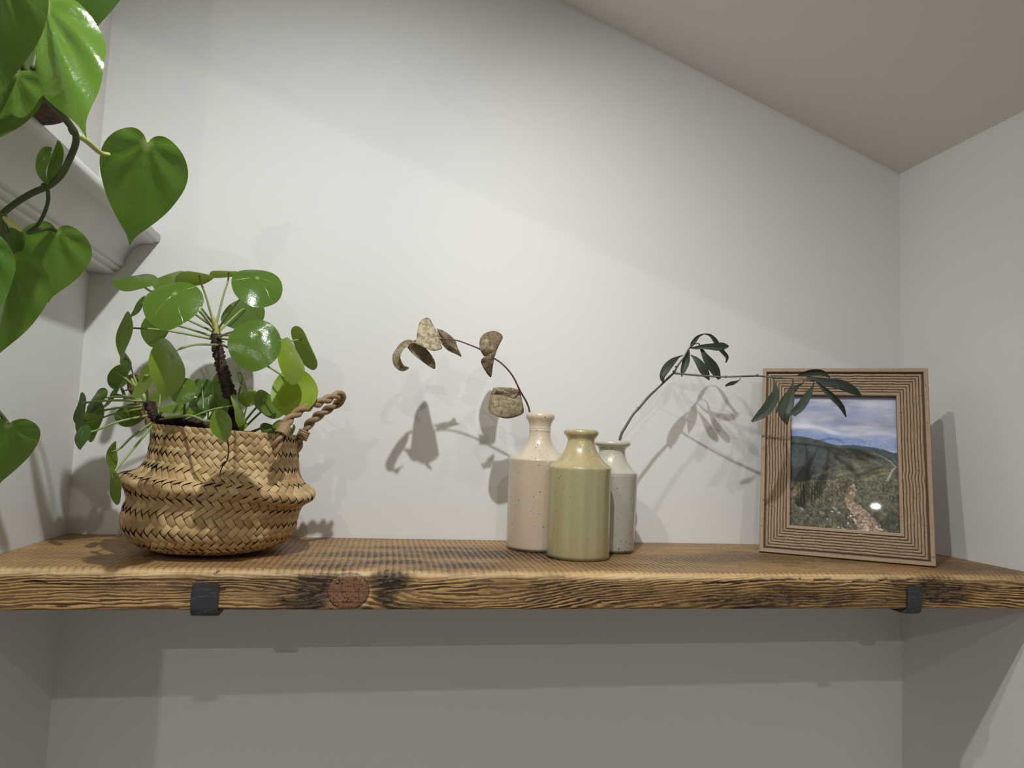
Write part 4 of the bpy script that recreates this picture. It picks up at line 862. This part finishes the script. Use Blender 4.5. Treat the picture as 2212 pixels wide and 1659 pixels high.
OL = [ # path, widths, tilt, tone, fold
 ([(1475, 768, -.070), (1465, 772, -.072), (1452, 782, -.076), (1440, 796, -.079), (1431, 814, -.080), (1433, 828, -.079)], [1.5, 5, 13, 17, 18, 13, 2], .2, .45, .3),
 ([(1488, 752, -.069), (1484, 770, -.067), (1481, 785, -.067), (1476, 800, -.068), (1472, 814, -.070)], [2, 11, 16, 15, 11, 1.5], .1, .35, .35),
 ([(1492, 767, -.070), (1502, 775, -.074), (1512, 787, -.077), (1522, 803, -.078), (1532, 821, -.076)], [1.5, 10, 16, 20, 15, 2], -.1, .55, .3),
 ([(1497, 744, -.069), (1509, 742, -.073), (1514, 752, -.077), (1525, 772, -.080), (1542, 795, -.080), (1554, 819, -.078)], [2, 3, 8, 17, 22, 19, 6], .1, .5, .3),
 ([(1490, 752, -.069), (1505, 751, -.078), (1522, 749, -.083), (1545, 749, -.086), (1562, 748, -.086), (1574, 748, -.084)], [1.5, 7, 10, 13, 18, 16, 3], 0, .55, .25),
 ([(1490, 752, -.069), (1497, 740, -.067), (1508, 727, -.066), (1521, 721, -.066)], [3, 9, 9, 5, 2], .3, .3, .4),
 ([(1521, 721, -.066), (1534, 724, -.067), (1545, 735, -.068), (1552, 748, -.069), (1562, 760, -.070), (1571, 772, -.070), (1568, 784, -.070)], [2, 6, 10, 11, 9, 8, 2], .2, .3, .4),
 ([(1600, 816, -.112), (1596, 822, -.112), (1585, 827, -.112), (1575, 830, -.112), (1567, 834, -.112)], [1.5, 2, 6, 9, 7, 4], .1, .15, .2),
 ([(1668, 815, -.128), (1674, 828, -.132), (1675, 848, -.138), (1665, 872, -.144), (1648, 893, -.147), (1624, 911, -.146)], [1.5, 5, 16, 24, 23, 20, 4], .15, .45, .3),
 ([(1712, 817, -.139), (1713, 828, -.146), (1708, 848, -.154), (1700, 875, -.160), (1695, 895, -.162), (1700, 917, -.160)], [1.5, 4, 12, 22, 28, 25, 3], -.1, .7, .22),
 ([(1736, 820, -.146), (1734, 828, -.148), (1722, 836, -.150), (1705, 852, -.151), (1688, 872, -.151), (1676, 893, -.149)], [1.5, 3, 11, 14, 13, 9, 2], .3, .3, .35),
 ([(1759, 824, -.154), (1756, 834, -.158), (1745, 855, -.163), (1730, 878, -.166), (1711, 896, -.166)], [1.5, 5, 14, 18, 19, 14], .2, .5, .35),
 ([(1762, 823, -.155), (1778, 838, -.160), (1800, 858, -.165), (1818, 878, -.168), (1828, 901, -.168)], [2, 9, 13, 13, 10, 2], .2, .15, .45),
 ([(1742, 814, -.150), (1764, 820, -.156), (1790, 827, -.162), (1820, 833, -.168), (1845, 845, -.172), (1860, 855, -.173)], [2, 10, 16, 21, 22, 17, 4], -.3, .08, .2),
 ([(1722, 812, -.142), (1740, 806, -.146), (1760, 803, -.150), (1778, 805, -.154), (1793, 816, -.158)], [2, 9, 13, 13, 10, 2], .5, .55, .3)]
for pts, wd, tl, tone, fo in OL: blade(pts, wd, OLV, ob, fo, tl, tone)

# ------------------------------------------------------------------ trailing philodendron on the mantelpiece
ph_ = empty('trailing_heartleaf_plant', (.035, -.34, .3474), 'trailing plant with large glossy heart-shaped green leaves hanging from a brown pot on the mantelpiece', 'plant')
HEART = [(0.0, 0.0), (-.055, .07), (-.095, .20), (-.10, .36), (-.065, .56), (.0, .76), (.10, .92), (.22, 1.0), (.34, .98), (.46, .87), (.58, .72), (.69, .53), (.78, .34), (.85, .19), (.90, .095), (.95, .04), (1.0, .0)]
def heart(sinus, tip, wpx, ys, yt, tone=.2, under=False, roll=0.0, fold=.10, droop=.0, name='leaf', mat=None, seed=0):
    S0 = at(sinus[0], sinus[1], ys); T0_ = at(tip[0], tip[1], yt); ax = T0_ - S0; L = np.linalg.norm(ax); ax = ax / L; v, _, _ = cam_axes((S0 + T0_) / 2)
    sd = unit(np.cross(ax, v)); nn = unit(np.cross(sd, ax)); nn = -nn if nn @ v > 0 else nn; s = depth_of((S0 + T0_) / 2) / FPX
    hw = .5 * wpx * s / max(.3, cos(roll)); sd2 = sd * cos(roll) + nn * sin(roll); nn2 = nn * cos(roll) - sd * sin(roll)
    half = np.array(HEART); ri = resample(half, 40); full = np.vstack([ri, ri[::-1][1:-1] * [1, -1]]); na = len(full); nr_ = 12; rad = np.linspace(0, 1, nr_); rg = np.random.default_rng(seed + 5); p = rg.random(4) * 6
    c = np.array([.24, 0.0]); RR = rad[:, None]; U = c[0] + (full[:, 0] - c[0])[None] * RR; Vv = (full[:, 1])[None] * RR
    ang = np.arctan2(Vv * .5, U + .02); dist_ = np.hypot(U + .02, Vv * .5)
    pleat = .022 * np.cos(ang * 8.5) * np.clip(dist_ * 3, 0, 1) * np.clip(1.1 - RR, 0, 1) ** .4
    h = -fold * Vv ** 2 * .9 + .05 * np.abs(Vv) * np.exp(-np.abs(Vv) * 3) + pleat * 1.2 + .020 * np.sin(ang * 3 + p[0] + U * 4) * RR ** 2 * np.abs(Vv) - droop * np.clip(U - .2, 0, 1) ** 2 + .02 * np.exp(-((U) / .08) ** 2) * 0
    P = S0 + L * (U[..., None] * ax) + hw * Vv[..., None] * sd2 + L * h[..., None] * nn2
    V = P.transpose(1, 0, 2); lu = U.T * 1.3; lv = Vv.T * .65
    f = np.cross(V[1, 5] - V[0, 5], V[0, 6] - V[0, 5])
    if (f @ v > 0) != under: V = V[::-1]; lu = lu[::-1]; lv = lv[::-1]
    grid_mesh(name, V, mat or PHILO, ph_, True, dict(lu=lu, lv=lv, tone=np.full(lu.shape, tone)), closeu=True)
    return S0, nn2
HL = [ # sinus, tip, width, ys, yt, tone, under, roll, fold, droop
 ((98, 13), (184, 296), 172, -.405, -.425, .42, 0, .25, .12, .05), ((-22, -95), (2, 222), 218, -.500, -.450, .04, 0, -.2, .12, .10), ((34, 160), (-42, 322), 118, -.425, -.385, .0, 0, .1, .10, .0),
 ((200, -150), (206, 74), 150, -.375, -.345, .0, 1, -.2, .10, .0), ((318, 310), (279, 533), 172, -.305, -.268, .16, 0, .1, .16, .05), ((122, 499), (104, 656), 137, -.315, -.300, .35, 0, .1, .10, .05),
 ((22, 560), (-14, 786), 150, -.370, -.350, .35, 0, .25, .14, .0), ((-36, 520), (-14, 700), 100, -.400, -.400, .05, 0, .2, .1, .0), ((18, 918), (-6, 1052), 128, -.370, -.350, .22, 0, -.1, .16, .0),
 ((14, 500), (32, 570), 56, -.320, -.315, .15, 1, .2, .1, .0)]
pet_from = [(70, 150, -.41), (-50, -20, -.42), (20, 120, -.41), (230, -220, -.40), (166, 291, -.365), (102, 402, -.355), (10, 500, -.365), (-50, 470, -.40), (-30, 860, -.38), (8, 480, -.36)]
for k, h in enumerate(HL):
    A_, N_ = heart(*h[:5], tone=h[5], under=bool(h[6]), roll=h[7], fold=h[8], droop=h[9], seed=k * 3)
    if k == 5: P = resample(np.array([at(102, 402, -.355), at(104, 432, -.352), at(95, 462, -.346), at(80, 487, -.342), at(60, 503, -.338), at(80, 498, -.328), at(104, 494, -.320), A_]), 40); tube('petiole', P, .0013, VINE, ph_, 7)
    elif k == 4: P = resample(np.array([at(*pet_from[4]), at(188, 305, -.345), at(222, 332, -.305), at(262, 330, -.288), A_ - N_ * .006, A_ - N_ * .001]), 40); tube('petiole', P, np.linspace(.0022, .0014, 40), PALEST, ph_, 8)['label'] = 'pale yellow leaf stalk'
    else: petiole(at(*pet_from[k]), A_, N_, .0014, ph_, VINE, .03)
vp = [(40, 120, -.42), (62, 165, -.412), (95, 205, -.405), (125, 238, -.398), (150, 268, -.385), (163, 290, -.372), (163, 312, -.365), (150, 345, -.360), (133, 377, -.357), (108, 400, -.355), (72, 416, -.358), (35, 438, -.362), (4, 464, -.366), (4, 482, -.366), (9, 520, -.364), (12, 560, -.364), (10, 620, -.372), (-8, 720, -.378), (-25, 800, -.38), (-30, 870, -.38)]
tube('vine', resample(np.array([at(*p) for p in vp]), 120), np.interp(np.linspace(0, 1, 120), [0, .4, 1], [.0024, .0022, .0017]), VINE, ph_, 9)
for p, r in [((158, 283, -.376), .0032), ((100, 402, -.355), .0030), ((5, 466, -.366), .0032)]:
    c_ = at(*p); tube('vine_node', np.array([c_ + [-.003, 0, .001], c_ + [0, -.0006, 0], c_ + [.003, 0, -.001]]), [.0008, r, .0009], VINE, ph_, 8)
blade([(104, 398, -.358), (93, 385, -.361), (87, 365, -.363), (92, 342, -.363), (101, 324, -.361), (112, 322, -.359)], [5, 14, 20, 24, 20, 6], PHILO, ph_, .6, .2, .75, name='young_leaf')
blade([(106, 400, -.357), (112, 378, -.357), (120, 350, -.357), (127, 322, -.357), (126, 304, -.357)], [6, 20, 24, 22, 18, 4], PHILO, ph_, .3, .3, .30, name='young_leaf')
blade([(6, 468, -.371), (18, 476, -.369), (32, 486, -.367), (46, 500, -.365)], [4, 14, 14, 10, 3], PALEST, ph_, .4, .1, .8, name='leaf_sheath')
blade([(163, 267, -.367), (171, 264, -.365), (178, 268, -.363), (182, 276, -.361)], [3, 6, 6, 5, 2], bark_mat('withered_sheath', (.28, .17, .12), (.42, .30, .22), 200, .3), ph_, .3, .1, .5, name='leaf_sheath')
V = lathe_V([(.0003, .3476), (.040, .3476), (.0418, .3485), (.0425, .351), (.0455, .400), (.0475, .401), (.048, .412), (.044, .412), (.043, .402), (.0003, .401)], .058, -.338, 56)
grid_mesh('pot', V, POTM, ph_, True, closev=True)['label'] = 'mottled reddish brown pot'
